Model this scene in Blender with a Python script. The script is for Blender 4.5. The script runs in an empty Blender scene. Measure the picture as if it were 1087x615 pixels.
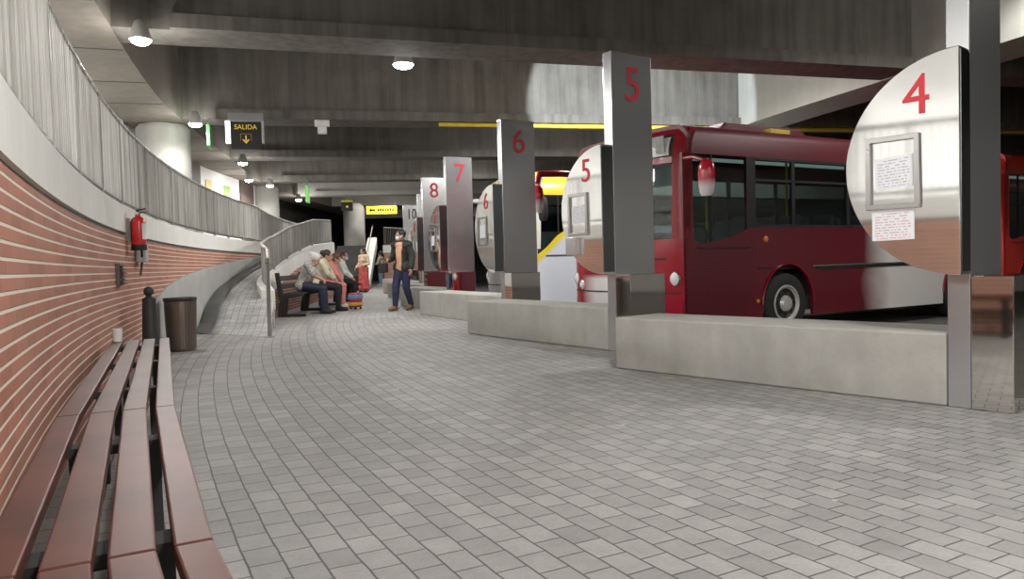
import bpy, bmesh, math, random
from mathutils import Vector, Matrix
rad = math.radians
random.seed(7)
SC = bpy.context.scene
COL = SC.collection
H = 0.935

# ------------------------------------------------------------------ materials
def new_mat(name):
    m = bpy.data.materials.new(name); m.use_nodes = True
    nt = m.node_tree; nt.nodes.clear()
    out = nt.nodes.new('ShaderNodeOutputMaterial')
    b = nt.nodes.new('ShaderNodeBsdfPrincipled')
    nt.links.new(b.outputs[0], out.inputs[0])
    return m, nt, b, out
def N(nt, t, **kw):
    n = nt.nodes.new(t)
    for k, v in kw.items():
        if k.startswith('i_'):
            n.inputs[k[2:].replace('_', ' ')].default_value = v
        else: setattr(n, k, v)
    return n
def c4(c): return (c[0], c[1], c[2], 1)
def math_n(nt, op, a, b=None, c=None):
    n = nt.nodes.new('ShaderNodeMath'); n.operation = op
    for i, v in enumerate((a, b, c)):
        if v is None: continue
        if isinstance(v, (int, float)): n.inputs[i].default_value = v
        else: nt.links.new(v, n.inputs[i])
    return n.outputs[0]
def mixc(nt, fac, a, b):
    n = nt.nodes.new('ShaderNodeMix'); n.data_type = 'RGBA'
    for i, v in ((0, fac), (6, a), (7, b)):
        if isinstance(v, (int, float)): n.inputs[i].default_value = v
        elif isinstance(v, tuple): n.inputs[i].default_value = c4(v)
        else: nt.links.new(v, n.inputs[i])
    return n.outputs[2]
def pos(nt): return nt.nodes.new('ShaderNodeNewGeometry').outputs['Position']
def objco(nt): return nt.nodes.new('ShaderNodeTexCoord').outputs['Object']
def noise(nt, vec, scale, detail=4, rough=.6):
    n = N(nt, 'ShaderNodeTexNoise'); n.inputs['Scale'].default_value = scale
    n.inputs['Detail'].default_value = detail; n.inputs['Roughness'].default_value = rough
    nt.links.new(vec, n.inputs['Vector']); return n.outputs['Fac']
def ramp(nt, fac, lo, hi):
    n = nt.nodes.new('ShaderNodeMapRange'); nt.links.new(fac, n.inputs[0])
    n.inputs[1].default_value = lo; n.inputs[2].default_value = hi; return n.outputs[0]
def bump(nt, b, h, strength=.3, dist=.01):
    n = nt.nodes.new('ShaderNodeBump'); n.inputs['Strength'].default_value = strength
    n.inputs['Distance'].default_value = dist
    nt.links.new(h, n.inputs['Height']); nt.links.new(n.outputs[0], b.inputs['Normal'])
def plain(name, col, rough=.5, metal=0, var=.12, scale=6, emit=None, est=1, coat=0):
    m, nt, b, o = new_mat(name)
    f = noise(nt, objco(nt), scale)
    c = mixc(nt, ramp(nt, f, .3, .7), tuple(x*(1-var) for x in col), tuple(min(1, x*(1+var)) for x in col))
    nt.links.new(c, b.inputs['Base Color'])
    b.inputs['Roughness'].default_value = rough; b.inputs['Metallic'].default_value = metal
    b.inputs['Coat Weight'].default_value = coat
    if emit:
        b.inputs['Emission Color'].default_value = c4(emit); b.inputs['Emission Strength'].default_value = est
    return m
def concrete(name, c1, c2, scale=1.5, streak=0.5, rough=.85, boards=0.0):
    m, nt, b, o = new_mat(name)
    p = pos(nt)
    f = noise(nt, p, scale, 6, .65)
    mp = N(nt, 'ShaderNodeMapping'); mp.inputs['Scale'].default_value = (5, 5, .35); nt.links.new(p, mp.inputs['Vector'])
    s = noise(nt, mp.outputs[0], 1.2, 4, .6)
    g = math_n(nt, 'ADD', math_n(nt, 'MULTIPLY', f, 1-streak), math_n(nt, 'MULTIPLY', s, streak))
    c = mixc(nt, ramp(nt, g, .33, .67), c1, c2)
    fine = noise(nt, p, 40, 3, .7)
    c = mixc(nt, math_n(nt, 'MULTIPLY', ramp(nt, fine, .62, .75), .35), c, tuple(x*.6 for x in c1))
    if boards > 0:     # formwork board joints along z
        sx = N(nt, 'ShaderNodeSeparateXYZ'); nt.links.new(p, sx.inputs[0])
        fr = math_n(nt, 'FRACT', math_n(nt, 'MULTIPLY', sx.outputs[0], 1/boards))
        ln = math_n(nt, 'LESS_THAN', fr, .015)
        c = mixc(nt, math_n(nt, 'MULTIPLY', ln, .22), c, tuple(x*.5 for x in c1))
    nt.links.new(c, b.inputs['Base Color']); b.inputs['Roughness'].default_value = rough
    bump(nt, b, fine, .15, .01)
    return m
def steel(name, col, rough, var=.06, metal=1, mottle=.6):
    m, nt, b, o = new_mat(name)
    mp = N(nt, 'ShaderNodeMapping'); mp.inputs['Scale'].default_value = (1, 1, 60); nt.links.new(objco(nt), mp.inputs['Vector'])
    f = noise(nt, mp.outputs[0], 4, 3)
    l = noise(nt, objco(nt), 3, 3)
    c = mixc(nt, f, tuple(x*(1-var) for x in col), tuple(min(1, x*(1+var)) for x in col))
    nt.links.new(c, b.inputs['Base Color']); b.inputs['Metallic'].default_value = metal
    r = math_n(nt, 'ADD', math_n(nt, 'MULTIPLY', l, rough*mottle), rough*(1-mottle/2))
    nt.links.new(r, b.inputs['Roughness'])
    return m
def glass(name, tint=(.3, .33, .33), ior=1.5, rough=.02):
    m, nt, b, o = new_mat(name)
    t = N(nt, 'ShaderNodeBsdfTransparent'); t.inputs[0].default_value = c4(tint)
    g = N(nt, 'ShaderNodeBsdfGlossy'); g.inputs['Roughness'].default_value = rough; g.inputs[0].default_value = (1, 1, 1, 1)
    lw = N(nt, 'ShaderNodeLayerWeight'); lw.inputs[0].default_value = .5
    fr = math_n(nt, 'ADD', math_n(nt, 'MULTIPLY', math_n(nt, 'POWER', lw.outputs['Facing'], 4.5), .9), .04)
    mx = N(nt, 'ShaderNodeMixShader')
    nt.links.new(fr, mx.inputs[0]); nt.links.new(t.outputs[0], mx.inputs[1]); nt.links.new(g.outputs[0], mx.inputs[2])
    nt.links.new(mx.outputs[0], o.inputs[0]); nt.nodes.remove(b)
    return m
def emitter(name, col, st):
    m, nt, b, o = new_mat(name)
    b.inputs['Base Color'].default_value = c4(col); b.inputs['Emission Color'].default_value = c4(col)
    b.inputs['Emission Strength'].default_value = st
    return m

CEN = (34.0, 20.5)
def paver_mat(name, base, warp=True, dark=1.0):
    m, nt, b, o = new_mat(name)
    p = pos(nt)
    s = N(nt, 'ShaderNodeSeparateXYZ'); nt.links.new(p, s.inputs[0])
    dx = math_n(nt, 'SUBTRACT', CEN[0], s.outputs[0]); dy = math_n(nt, 'SUBTRACT', CEN[1], s.outputs[1])
    r = math_n(nt, 'SQRT', math_n(nt, 'ADD', math_n(nt, 'MULTIPLY', dx, dx), math_n(nt, 'MULTIPLY', dy, dy)))
    a = math_n(nt, 'ARCTAN2', dy, dx)
    cb = N(nt, 'ShaderNodeCombineXYZ'); nt.links.new(math_n(nt, 'MULTIPLY', a, 38.0), cb.inputs[0]); nt.links.new(r, cb.inputs[1])
    wob = N(nt, 'ShaderNodeTexNoise'); wob.inputs['Scale'].default_value = 5; nt.links.new(p, wob.inputs['Vector'])
    vm = N(nt, 'ShaderNodeVectorMath', operation='SCALE'); vm.inputs['Scale'].default_value = .012
    nt.links.new(wob.outputs['Color'], vm.inputs[0])
    va = N(nt, 'ShaderNodeVectorMath', operation='ADD'); nt.links.new(cb.outputs[0], va.inputs[0]); nt.links.new(vm.outputs[0], va.inputs[1])
    br = N(nt, 'ShaderNodeTexBrick'); nt.links.new(va.outputs[0], br.inputs['Vector'])
    br.inputs['Scale'].default_value = 1; br.inputs['Brick Width'].default_value = .145; br.inputs['Row Height'].default_value = .108
    br.inputs['Mortar Size'].default_value = .004; br.inputs['Mortar Smooth'].default_value = .3
    br.inputs['Color1'].default_value = c4(tuple(x*.86 for x in base)); br.inputs['Color2'].default_value = c4(tuple(x*1.12 for x in base))
    br.inputs['Mortar'].default_value = c4(tuple(x*.26 for x in base))
    big = noise(nt, p, .55, 4); mid = noise(nt, p, 7, 5, .7); fine = noise(nt, p, 70, 3, .7)
    k = math_n(nt, 'MULTIPLY', ramp(nt, big, .25, .75), .28)
    k = math_n(nt, 'ADD', k, math_n(nt, 'MULTIPLY', mid, .6)); k = math_n(nt, 'ADD', k, math_n(nt, 'MULTIPLY', fine, .45))
    k = math_n(nt, 'ADD', k, .31)
    mu = N(nt, 'ShaderNodeVectorMath', operation='SCALE'); nt.links.new(br.outputs['Color'], mu.inputs[0]); nt.links.new(k, mu.inputs['Scale'])
    # small scraps of litter / gum spots
    vor = N(nt, 'ShaderNodeTexVoronoi'); vor.inputs['Scale'].default_value = 2.2; nt.links.new(p, vor.inputs['Vector'])
    sp = math_n(nt, 'LESS_THAN', vor.outputs['Distance'], .03)
    col = mixc(nt, math_n(nt, 'MULTIPLY', sp, .5), mu.outputs[0], (.62, .6, .56))
    nt.links.new(col, b.inputs['Base Color'])
    b.inputs['Roughness'].default_value = .62
    hh = math_n(nt, 'SUBTRACT', math_n(nt, 'MULTIPLY', fine, .25), br.outputs['Fac'])
    bump(nt, b, hh, .35, .006)
    return m
def brick_mat(name, course=.052, col=(.43, .175, .115), mortar=(.74, .65, .55)):
    m, nt, b, o = new_mat(name)
    uv = N(nt, 'ShaderNodeTexCoord').outputs['UV']
    s = N(nt, 'ShaderNodeSeparateXYZ'); nt.links.new(uv, s.inputs[0])
    fr = math_n(nt, 'FRACT', math_n(nt, 'MULTIPLY', s.outputs[1], 1/course))
    edge = math_n(nt, 'ABSOLUTE', math_n(nt, 'SUBTRACT', fr, .5))
    fine = noise(nt, pos(nt), 60, 3, .7)
    mask = ramp(nt, math_n(nt, 'ADD', edge, math_n(nt, 'MULTIPLY', math_n(nt, 'SUBTRACT', fine, .5), .08)), .37, .42)
    br = N(nt, 'ShaderNodeTexBrick'); nt.links.new(uv, br.inputs['Vector'])
    br.inputs['Scale'].default_value = 1; br.inputs['Brick Width'].default_value = .26; br.inputs['Row Height'].default_value = course
    br.inputs['Mortar Size'].default_value = .003; br.inputs['Color1'].default_value = c4(tuple(x*.82 for x in col))
    br.inputs['Color2'].default_value = c4(tuple(x*1.15 for x in col)); br.inputs['Mortar'].default_value = c4(tuple(x*1.35 for x in col))
    big = noise(nt, pos(nt), 1.7, 5)
    c = mixc(nt, math_n(nt, 'MULTIPLY', ramp(nt, big, .4, .7), .35), br.outputs['Color'], (col[0]*1.2, col[1]*1.7, col[2]*1.9))
    c = mixc(nt, math_n(nt, 'MULTIPLY', fine, .25), c, tuple(x*.6 for x in col))
    c = mixc(nt, mask, c, mortar)
    nt.links.new(c, b.inputs['Base Color']); b.inputs['Roughness'].default_value = .75
    h = math_n(nt, 'ADD', math_n(nt, 'MULTIPLY', mask, -1), math_n(nt, 'MULTIPLY', fine, .3))
    bump(nt, b, h, .5, .006)
    return m
def text_paper(name, red=False):
    m, nt, b, o = new_mat(name)
    uv = N(nt, 'ShaderNodeTexCoord').outputs['UV']
    s = N(nt, 'ShaderNodeSeparateXYZ'); nt.links.new(uv, s.inputs[0])
    row = math_n(nt, 'MULTIPLY', s.outputs[1], 11)
    inrow = math_n(nt, 'GREATER_THAN', math_n(nt, 'FRACT', row), .55)
    mp = N(nt, 'ShaderNodeMapping'); mp.inputs['Scale'].default_value = (26, 11, 1); nt.links.new(uv, mp.inputs['Vector'])
    wn = N(nt, 'ShaderNodeTexWhiteNoise'); 
    fl = N(nt, 'ShaderNodeVectorMath', operation='FLOOR'); nt.links.new(mp.outputs[0], fl.inputs[0]); nt.links.new(fl.outputs[0], wn.inputs['Vector'])
    ink = math_n(nt, 'MULTIPLY', inrow, math_n(nt, 'GREATER_THAN', wn.outputs['Value'], .35))
    mx = math_n(nt, 'LESS_THAN', math_n(nt, 'ABSOLUTE', math_n(nt, 'SUBTRACT', s.outputs[0], .5)), .42)
    my = math_n(nt, 'LESS_THAN', math_n(nt, 'ABSOLUTE', math_n(nt, 'SUBTRACT', s.outputs[1], .5)), .44)
    ink = math_n(nt, 'MULTIPLY', ink, math_n(nt, 'MULTIPLY', mx, my))
    c = mixc(nt, math_n(nt, 'MULTIPLY', ink, .55), (.66, .67, .70), (.45, .10, .10) if red else (.2, .22, .28))
    nt.links.new(c, b.inputs['Base Color']); b.inputs['Roughness'].default_value = .45
    return m

M = {}
M['paver'] = paver_mat('grey_pavers', (.272, .268, .256))
M['ramp'] = paver_mat('ramp_pavers', (.34, .34, .335))
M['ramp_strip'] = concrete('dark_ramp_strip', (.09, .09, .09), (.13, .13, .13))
M['asphalt'] = concrete('bus_lane_asphalt', (.10, .098, .092), (.16, .155, .145), 3, .2)
M['brick'] = brick_mat('red_brick_courses')
M['brick_far'] = brick_mat('red_brick_courses_far', .06)
M['white_wall'] = concrete('white_painted_band', (.77, .76, .72), (.86, .85, .81), 2, .4)
M['grey_wall'] = concrete('grey_plinth', (.38, .38, .37), (.47, .47, .455), 2, .3)
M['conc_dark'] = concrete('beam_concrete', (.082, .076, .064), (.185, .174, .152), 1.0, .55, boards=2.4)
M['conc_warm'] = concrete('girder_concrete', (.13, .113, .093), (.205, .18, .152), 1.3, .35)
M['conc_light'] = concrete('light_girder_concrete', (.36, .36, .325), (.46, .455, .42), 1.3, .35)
M['conc_slab'] = concrete('slab_concrete', (.12, .11, .095), (.2, .185, .16), 1, .3)
M['kerb'] = concrete('kerb_concrete', (.275, .27, .248), (.395, .386, .357), 2.2, .25)
M['kerb_dark'] = concrete('column_concrete', (.48, .47, .44), (.60, .59, .56), 1.5, .4)
M['column'] = concrete('round_column_concrete', (.30, .295, .275), (.40, .39, .365), 1.5, .4)
M['dark_wall'] = concrete('dark_rear_wall', (.05, .05, .048), (.085, .083, .078), 1, .4)
M['brown'] = plain('brown_panel', (.07, .045, .04), .6)
M['white_panel'] = plain('white_wall_panel', (.75, .75, .74), .5, var=.04)
M['disc'] = steel('polished_disc_steel', (.90, .90, .89), .06)
M['mirror'] = steel('polished_base_steel', (.66, .64, .61), .05)
M['brushed'] = steel('brushed_pillar_steel', (.55, .56, .58), .25, metal=.89, mottle=.2)
M['frame_steel'] = steel('notice_frame_steel', (.38, .38, .37), .3)
M['edge_steel'] = steel('dark_edge_steel', (.22, .23, .25), .2)
m_, nt_, b_, o_ = new_mat('railing_steel')
mp_ = N(nt_, 'ShaderNodeMapping'); mp_.inputs['Scale'].default_value = (7, 7, .25); nt_.links.new(pos(nt_), mp_.inputs['Vector'])
nt_.links.new(mixc(nt_, ramp(nt_, noise(nt_, mp_.outputs[0], 1.6, 4, .7), .3, .7), (.20,.195,.175), (.52,.51,.485)), b_.inputs['Base Color'])
b_.inputs['Metallic'].default_value = .4; b_.inputs['Roughness'].default_value = .5; M['rail'] = m_
M['rail_dark'] = steel('railing_dark_steel', (.24, .24, .235), .45)
M['red_number'] = plain('red_number_paint', (.47, .025, .035), .6, var=.05)
M['dark_number'] = plain('dark_number_paint', (.05, .03, .04), .5)
M['paper'] = text_paper('printed_paper'); M['paper2'] = text_paper('printed_paper_red', True)
M['wood'] = plain('varnished_red_wood', (.085, .030, .0225), .42, var=.35, scale=2.5)
M['wood'].node_tree.nodes['Principled BSDF'].inputs['Specular IOR Level'].default_value = .28
M['black'] = plain('black_paint', (.014, .014, .015), .7)
M['rubber'] = plain('black_rubber', (.02, .02, .02), .8)
M['iron'] = plain('dark_iron', (.03, .03, .032), .55)
M['bin'] = steel('bin_metal', (.26, .22, .19), .4)
M['red_ext'] = plain('extinguisher_red', (.60, .025, .025), .3, var=.05, coat=.3)
M['grey_box'] = plain('grey_plastic', (.42, .41, .39), .6)
M['white_plastic'] = plain('white_plastic', (.75, .75, .73), .5)
M['vent'] = plain('vent_brown_metal', (.12, .085, .075), .55)
M['yellow'] = plain('yellow_paint', (.85, .62, .05), .45, var=.05)
M['yellow_pipe'] = plain('yellow_beam_paint', (.62, .48, .05), .5)
M['green'] = plain('green_sign', (.16, .38, .17), .5)
M['chrome'] = steel('chrome', (.8, .8, .8), .12)
M['hub'] = steel('wheel_hub_steel', (.72, .72, .72), .42, metal=.6)
M['lamp_glow'] = emitter('lamp_glow', (1, .98, .95), 40)
M['sign_black'] = plain('sign_black', (.008, .008, .009), .6)
M['sign_yellow'] = emitter('sign_yellow_letters', (.8, .55, .05), .22)
M['sign_white'] = emitter('sign_side_light', (.95, .97, 1), 2.2)
M['yellow_sign'] = emitter('yellow_lightbox', (.95, .80, .05), .9)
M['skin'] = plain('skin', (.50, .28, .20), .55, var=.08)
M['mask'] = plain('mask_cloth', (.62, .72, .78), .8, var=.04)
M['hair_black'] = plain('black_hair', (.014, .011, .010), .5)
M['hair_brown'] = plain('brown_hair', (.09, .04, .025), .5)
M['hair_grey'] = plain('grey_hair', (.55, .54, .53), .6)
M['headlight'] = plain('headlight_lens', (.85, .86, .85), .08, var=.03, coat=1)
M['orange'] = plain('orange_lens', (.75, .22, .03), .3)
M['seat'] = plain('seat_fabric', (.10, .11, .14), .8)
M['dash'] = plain('dashboard_grey', (.28, .29, .29), .6)
M['glass'] = glass('bus_glass', (.60, .66, .65))
M['glass_dark'] = glass('bus_dark_glass', (.12, .13, .14))
M['cabin'] = emitter('dim_cabin_fill', (.8,1,.93), .35)
M['sunblind'] = plain('blue_sunblind', (.03, .12, .18), .5)

# ------------------------------------------------------------------ mesh builder
class MB:
    def __init__(s): s.v = []; s.f = []; s.uv = {}; s.mi = {}
    def add(s, vs, fs, uvs=None, mi=0):
        o = len(s.v); s.v.extend([tuple(v) for v in vs])
        for i, f in enumerate(fs):
            k = len(s.f); s.f.append(tuple(o+j for j in f))
            if uvs: s.uv[k] = uvs[i]
            if mi: s.mi[k] = mi
        return s
    def box(s, x0, x1, y0, y1, z0, z1):
        return s.add([(x0,y0,z0),(x1,y0,z0),(x1,y1,z0),(x0,y1,z0),(x0,y0,z1),(x1,y0,z1),(x1,y1,z1),(x0,y1,z1)],
              [(0,3,2,1),(4,5,6,7),(0,1,5,4),(1,2,6,5),(2,3,7,6),(3,0,4,7)])
    def obox(s, c, ax, ay, az):
        c, ax, ay, az = Vector(c), Vector(ax), Vector(ay), Vector(az)
        vs = [c+ax*i+ay*j+az*k for k in (-1,1) for i, j in ((-1,-1),(1,-1),(1,1),(-1,1))]
        return s.add(vs, [(0,3,2,1),(4,5,6,7),(0,1,5,4),(1,2,6,5),(2,3,7,6),(3,0,4,7)])
    def bar(s, p0, p1, w, d, up=(0,0,1)):
        p0, p1 = Vector(p0), Vector(p1); t = (p1-p0); L = t.length; t = t/L
        up = Vector(up); sd = t.cross(up)
        if sd.length < 1e-4: sd = t.cross(Vector((1,0,0)))
        sd.normalize(); u = sd.cross(t)
        return s.obox((p0+p1)/2, t*L/2, sd*w/2, u*d/2)
    def prism(s, pts, fn, d0, d1):
        """pts: 2D outline (a,b); fn(a,b,d)->xyz; solid between d0 and d1"""
        n = len(pts); vs = [fn(a,b,d0) for a,b in pts]+[fn(a,b,d1) for a,b in pts]
        fs = [tuple(range(n)), tuple(range(2*n-1, n-1, -1))]+[(i, i+n, (i+1)%n+n, (i+1)%n) for i in range(n)]
        return s.add(vs, fs)
    def tube(s, pts, r, n=10, cap=True):
        pts = [Vector(p) for p in pts]; rs = r if isinstance(r, (list, tuple)) else [r]*len(pts)
        vs = []; prev = None
        for i, p in enumerate(pts):
            t = (pts[min(i+1,len(pts)-1)]-pts[max(i-1,0)]).normalized()
            if prev is None:
                a = t.orthogonal().normalized()
            else:
                a = (prev-t*prev.dot(t)); a = a.normalized() if a.length > 1e-5 else t.orthogonal().normalized()
            prev = a; b = t.cross(a)
            for k in range(n):
                an = 2*math.pi*k/n; vs.append(p+(a*math.cos(an)+b*math.sin(an))*rs[i])
        fs = []
        for i in range(len(pts)-1):
            for k in range(n):
                fs.append((i*n+k, i*n+(k+1)%n, (i+1)*n+(k+1)%n, (i+1)*n+k))
        if cap:
            fs.append(tuple(range(n-1,-1,-1))); fs.append(tuple((len(pts)-1)*n+k for k in range(n)))
        return s.add(vs, fs)
    def lathe(s, prof, n=28, mat=Matrix()):
        vs = []; fs = []
        for r, z in prof:
            for k in range(n):
                a = 2*math.pi*k/n; vs.append(mat @ Vector((r*math.cos(a), r*math.sin(a), z)))
        for i in range(len(prof)-1):
            for k in range(n):
                fs.append((i*n+k, i*n+(k+1)%n, (i+1)*n+(k+1)%n, (i+1)*n+k))
        if prof[0][0] > 1e-5: fs.append(tuple(range(n-1,-1,-1)))
        if prof[-1][0] > 1e-5: fs.append(tuple((len(prof)-1)*n+k for k in range(n)))
        return s.add(vs, fs)
    def sphere(s, c, r, n=14, m=9, mat=None):
        c = Vector(c); r = r if isinstance(r, (list, tuple)) else (r,r,r)
        vs = []; fs = []
        for i in range(m+1):
            ph = math.pi*i/m
            for k in range(n):
                a = 2*math.pi*k/n
                v = Vector((r[0]*math.sin(ph)*math.cos(a), r[1]*math.sin(ph)*math.sin(a), r[2]*math.cos(ph)))
                if mat: v = mat @ v
                vs.append(c+v)
        for i in range(m):
            for k in range(n):
                fs.append((i*n+k, (i+1)*n+k, (i+1)*n+(k+1)%n, i*n+(k+1)%n))
        return s.add(vs, fs)
    def sweep(s, path, prof, zf=None, closed=True, caps=True, smooth_uv=True):
        """path: [(x,y)]; prof: [(o,z)] o to the right of travel; zf(i)->z offset"""
        L = 0; vs = []; us = []; VV = []
        P = [Vector((p[0],p[1])) for p in path]
        for i, p in enumerate(P):
            t = (P[min(i+1,len(P)-1)]-P[max(i-1,0)]).normalized(); nr = Vector((t.y,-t.x))
            if i: L += (p-P[i-1]).length
            us.append(L); dz = zf(i) if zf else 0
            pr = prof(i) if callable(prof) else prof
            n = len(pr); vv = [pr[0][1]]
            for j in range(1, n+1):
                a, b = pr[j-1], pr[j%n]; vv.append(vv[-1]+math.hypot(a[0]-b[0], a[1]-b[1]))
            VV.append(vv)
            for o, z in pr: vs.append((p.x+nr.x*o, p.y+nr.y*o, z+dz))
        fs = []; uvs = []
        for i in range(len(P)-1):
            for j in range(n if closed else n-1):
                k = (j+1)%n
                fs.append((i*n+j, (i+1)*n+j, (i+1)*n+k, i*n+k))
                uvs.append([(us[i], VV[i][j]),(us[i+1], VV[i+1][j]),(us[i+1], VV[i+1][j+1]),(us[i], VV[i][j+1])])
        s.add(vs, fs, uvs)
        if closed and caps:
            o = len(s.v)-len(vs)
            s.f.append(tuple(o+j for j in range(n-1,-1,-1))); s.f.append(tuple(o+(len(P)-1)*n+j for j in range(n)))
        return s
    def build(s, name, mat, parent=None, bevel=0, smooth=None, segs=2):
        me = bpy.data.meshes.new(name); me.from_pydata(s.v, [], s.f)
        for m in (mat if isinstance(mat, (list, tuple)) else [mat]): me.materials.append(m)
        if s.uv:
            ul = me.uv_layers.new(name='UVMap')
            for k, pl in enumerate(me.polygons):
                if k in s.uv:
                    for li, u in zip(pl.loop_indices, s.uv[k]): ul.data[li].uv = u
        for k, m in s.mi.items(): me.polygons[k].material_index = m
        bm = bmesh.new(); bm.from_mesh(me)
        if not s.uv: bmesh.ops.remove_doubles(bm, verts=bm.verts, dist=1e-5)
        bmesh.ops.recalc_face_normals(bm, faces=bm.faces); bm.to_mesh(me); bm.free()
        if smooth:
            for p in me.polygons: p.use_smooth = True
            try: me.set_sharp_from_angle(angle=rad(smooth))
            except Exception: pass
        o = bpy.data.objects.new(name, me); COL.objects.link(o)
        if parent is not None: o.parent = parent
        if bevel:
            b = o.modifiers.new('bevel', 'BEVEL'); b.width = bevel; b.segments = segs; b.limit_method = 'ANGLE'; b.angle_limit = rad(40)
        return o

def tag(o, label=None, cat=None, group=None, kind=None):
    if label: o['label'] = label
    if cat: o['category'] = cat
    if group: o['group'] = group
    if kind: o['kind'] = kind
    return o
def thing(name, label, cat, loc=(0,0,0), rz=0, group=None):
    o = bpy.data.objects.new(name, None); COL.objects.link(o); o.empty_display_size = .1
    o.location = loc; o.rotation_euler = (0,0,rz)
    return tag(o, label, cat, group)
def struct(mb, name, mat, **kw):
    return tag(mb.build(name, mat, **kw), kind='structure')
def text_mesh(txt, size, depth, name, mat, parent, M4, xs=1.0):
    cu = bpy.data.curves.new('tmp_text', 'FONT'); cu.body = txt; cu.size = size; cu.extrude = depth
    cu.align_x = 'CENTER'; cu.align_y = 'CENTER'; cu.resolution_u = 6
    t = bpy.data.objects.new('tmp_text', cu); COL.objects.link(t)
    dg = bpy.context.evaluated_depsgraph_get()
    me = bpy.data.meshes.new_from_object(t.evaluated_get(dg)); bpy.data.objects.remove(t); bpy.data.curves.remove(cu)
    me.name = name; me.materials.clear(); me.materials.append(mat)
    me.transform(Matrix.Diagonal((xs,1,1,1))); me.transform(M4)
    o = bpy.data.objects.new(name, me); COL.objects.link(o); o.parent = parent
    return o
def frame(o, x, y, z):
    """matrix with columns x,y,z axes and origin o"""
    m = Matrix.Identity(4)
    for i, a in enumerate((x, y, z)):
        for r in range(3): m[r][i] = a[r]
    for r in range(3): m[r][3] = o[r]
    return m
def catmull(pts, step=.3):
    P = [Vector(p) for p in pts]; out = []
    for i in range(len(P)-1):
        p0, p1, p2, p3 = P[max(i-1,0)], P[i], P[i+1], P[min(i+2,len(P)-1)]
        n = max(1, int((p2-p1).length/step))
        for k in range(n):
            t = k/n
            out.append(.5*((2*p1)+(p2-p0)*t+(2*p0-5*p1+4*p2-p3)*t*t+(3*p1-p0-3*p2+p3)*t**3))
    out.append(P[-1]); return out
def interp(tab, x):
    if x <= tab[0][0]: return tab[0][1]
    for (a, va), (b, vb) in zip(tab, tab[1:]):
        if x <= b: return va+(vb-va)*(x-a)/(b-a)
    return tab[-1][1]
def arc(R, a): return (CEN[0]-R*math.cos(rad(a)), CEN[1]-R*math.sin(rad(a)))

# ------------------------------------------------------------------ room shell
RW = 39.93
W = [arc(RW, 40-.4*i) for i in range(84)]            # down to a = 6.8
W += [tuple(p) for p in catmull([W[-1], (-5.78,17.2), (-6.33,20), (-6.75,23), (-6.98,26), (-7.1,30)], .35)[1:]]
def wall_x(y):
    for a, b in zip(W, W[1:]):
        if a[1] <= y <= b[1]: return a[0]+(b[0]-a[0])*(y-a[1])/(b[1]-a[1])
    return W[-1][0]
ZB, ZW, ZR = 1.28, 1.565, 2.385
struct(MB().sweep(W, [(0,0),(0,ZB),(-.3,ZB),(-.3,0)]), 'wall_left', M['brick'])
struct(MB().sweep(W, [(-.025,ZB),(-.025,ZB+.035),(-.3,ZB+.035),(-.3,ZB)]), 'trim_1', M['rail_dark'])
struct(MB().sweep(W, [(.0,ZB+.035),(.0,ZW),(-.3,ZW),(-.3,ZB+.035)]), 'wall_left_upper_band', M['white_wall'])
# upper walkway floor and its rear wall
struct(MB().sweep(W, [(-.302,ZW-.2),(-.302,ZW-.002),(-4.2,ZW-.002),(-4.2,ZW-.2)]), 'floor_upper_walkway', M['grey_wall'])
WB = [p for p in W if p[1] > -3]
WBx = WB+[(-7.2,36),(-7.2,52)]
WN = [p for p in WBx if p[1] < 17.7]; WM = [p for p in WBx if 17.2 < p[1] < 29.3]; WF = [p for p in WBx if p[1] > 28.9]
struct(MB().sweep(WN, [(-4.2,0),(-4.2,5.8),(-4.4,5.8),(-4.4,0)]), 'wall_left_rear', M['white_panel'])
struct(MB().sweep(WM, [(-2.75,0),(-2.75,5.8),(-4.4,5.8),(-4.4,0)]), 'wall_left_rear_middle', M['white_panel'])
struct(MB().sweep(WF, [(-4.2,0),(-4.2,5.8),(-4.4,5.8),(-4.4,0)]), 'wall_left_rear_far', M['dark_wall'])
def back_panel(y0, y1, z0, z1, mat, name, off):
    pts = [p for p in WBx if y0 <= p[1] <= y1] or []
    pts = [(interp([(q[1], q[0]) for q in WBx], y0+(y1-y0)*i/6), y0+(y1-y0)*i/6) for i in range(7)]
    return struct(MB().sweep(pts, [(off,z0),(off,z1),(off-.05,z1),(off-.05,z0)]), name, mat)
back_panel(21.6, 23.5, ZW, 5.7, M['brown'], 'wall_left_rear_brown_panel', -2.70)
back_panel(27.4, 28.9, ZW, 5.7, M['brown'], 'wall_left_rear_brown_panel', -2.70)

# bays: front-left kerb corner, pillar corner (floor points)
BAY = {4:((.88,6.46),(2.605,4.49)), 5:((-.61,10.08),(.985,7.74)), 6:((-1.77,14.31),(-.16,11.21)),
       7:((-2.62,17.6),(-1.29,14.86)), 8:((-3.73,22.5),(-2.14,18.26)), 9:((-4.5,26.2),(-2.76,22.3)), 10:((-5.2,30.2),(-3.75,26.3))}
KW = .6
def bay_axes(i):
    fl, p = Vector(BAY[i][0]), Vector(BAY[i][1]); d = (p-fl).normalized(); b = Vector((-d.y, d.x))
    return fl, p, d, b        # d: towards the camera's right, b: away behind
edge = [(7.5,-6), (5.2,-2), (3.9,2.0), (3.25,3.7)]
for i in range(4, 11):
    fl, p, d, b = bay_axes(i)
    edge.append(tuple(p+d*.4+b*.62)); edge.append(tuple(fl+b*KW))
edge += [(-4.7,33), (-4.2,40), (-4.2,52)]
poly = [tuple(p) for p in edge]+[(-11.5,52), (-11.5,30)]+[(p[0]-.05, p[1]) for p in reversed(W)]
struct(MB().prism(poly, lambda a,b,d: (a,b,d), -.4, 0), 'floor', M['paver'])
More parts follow.
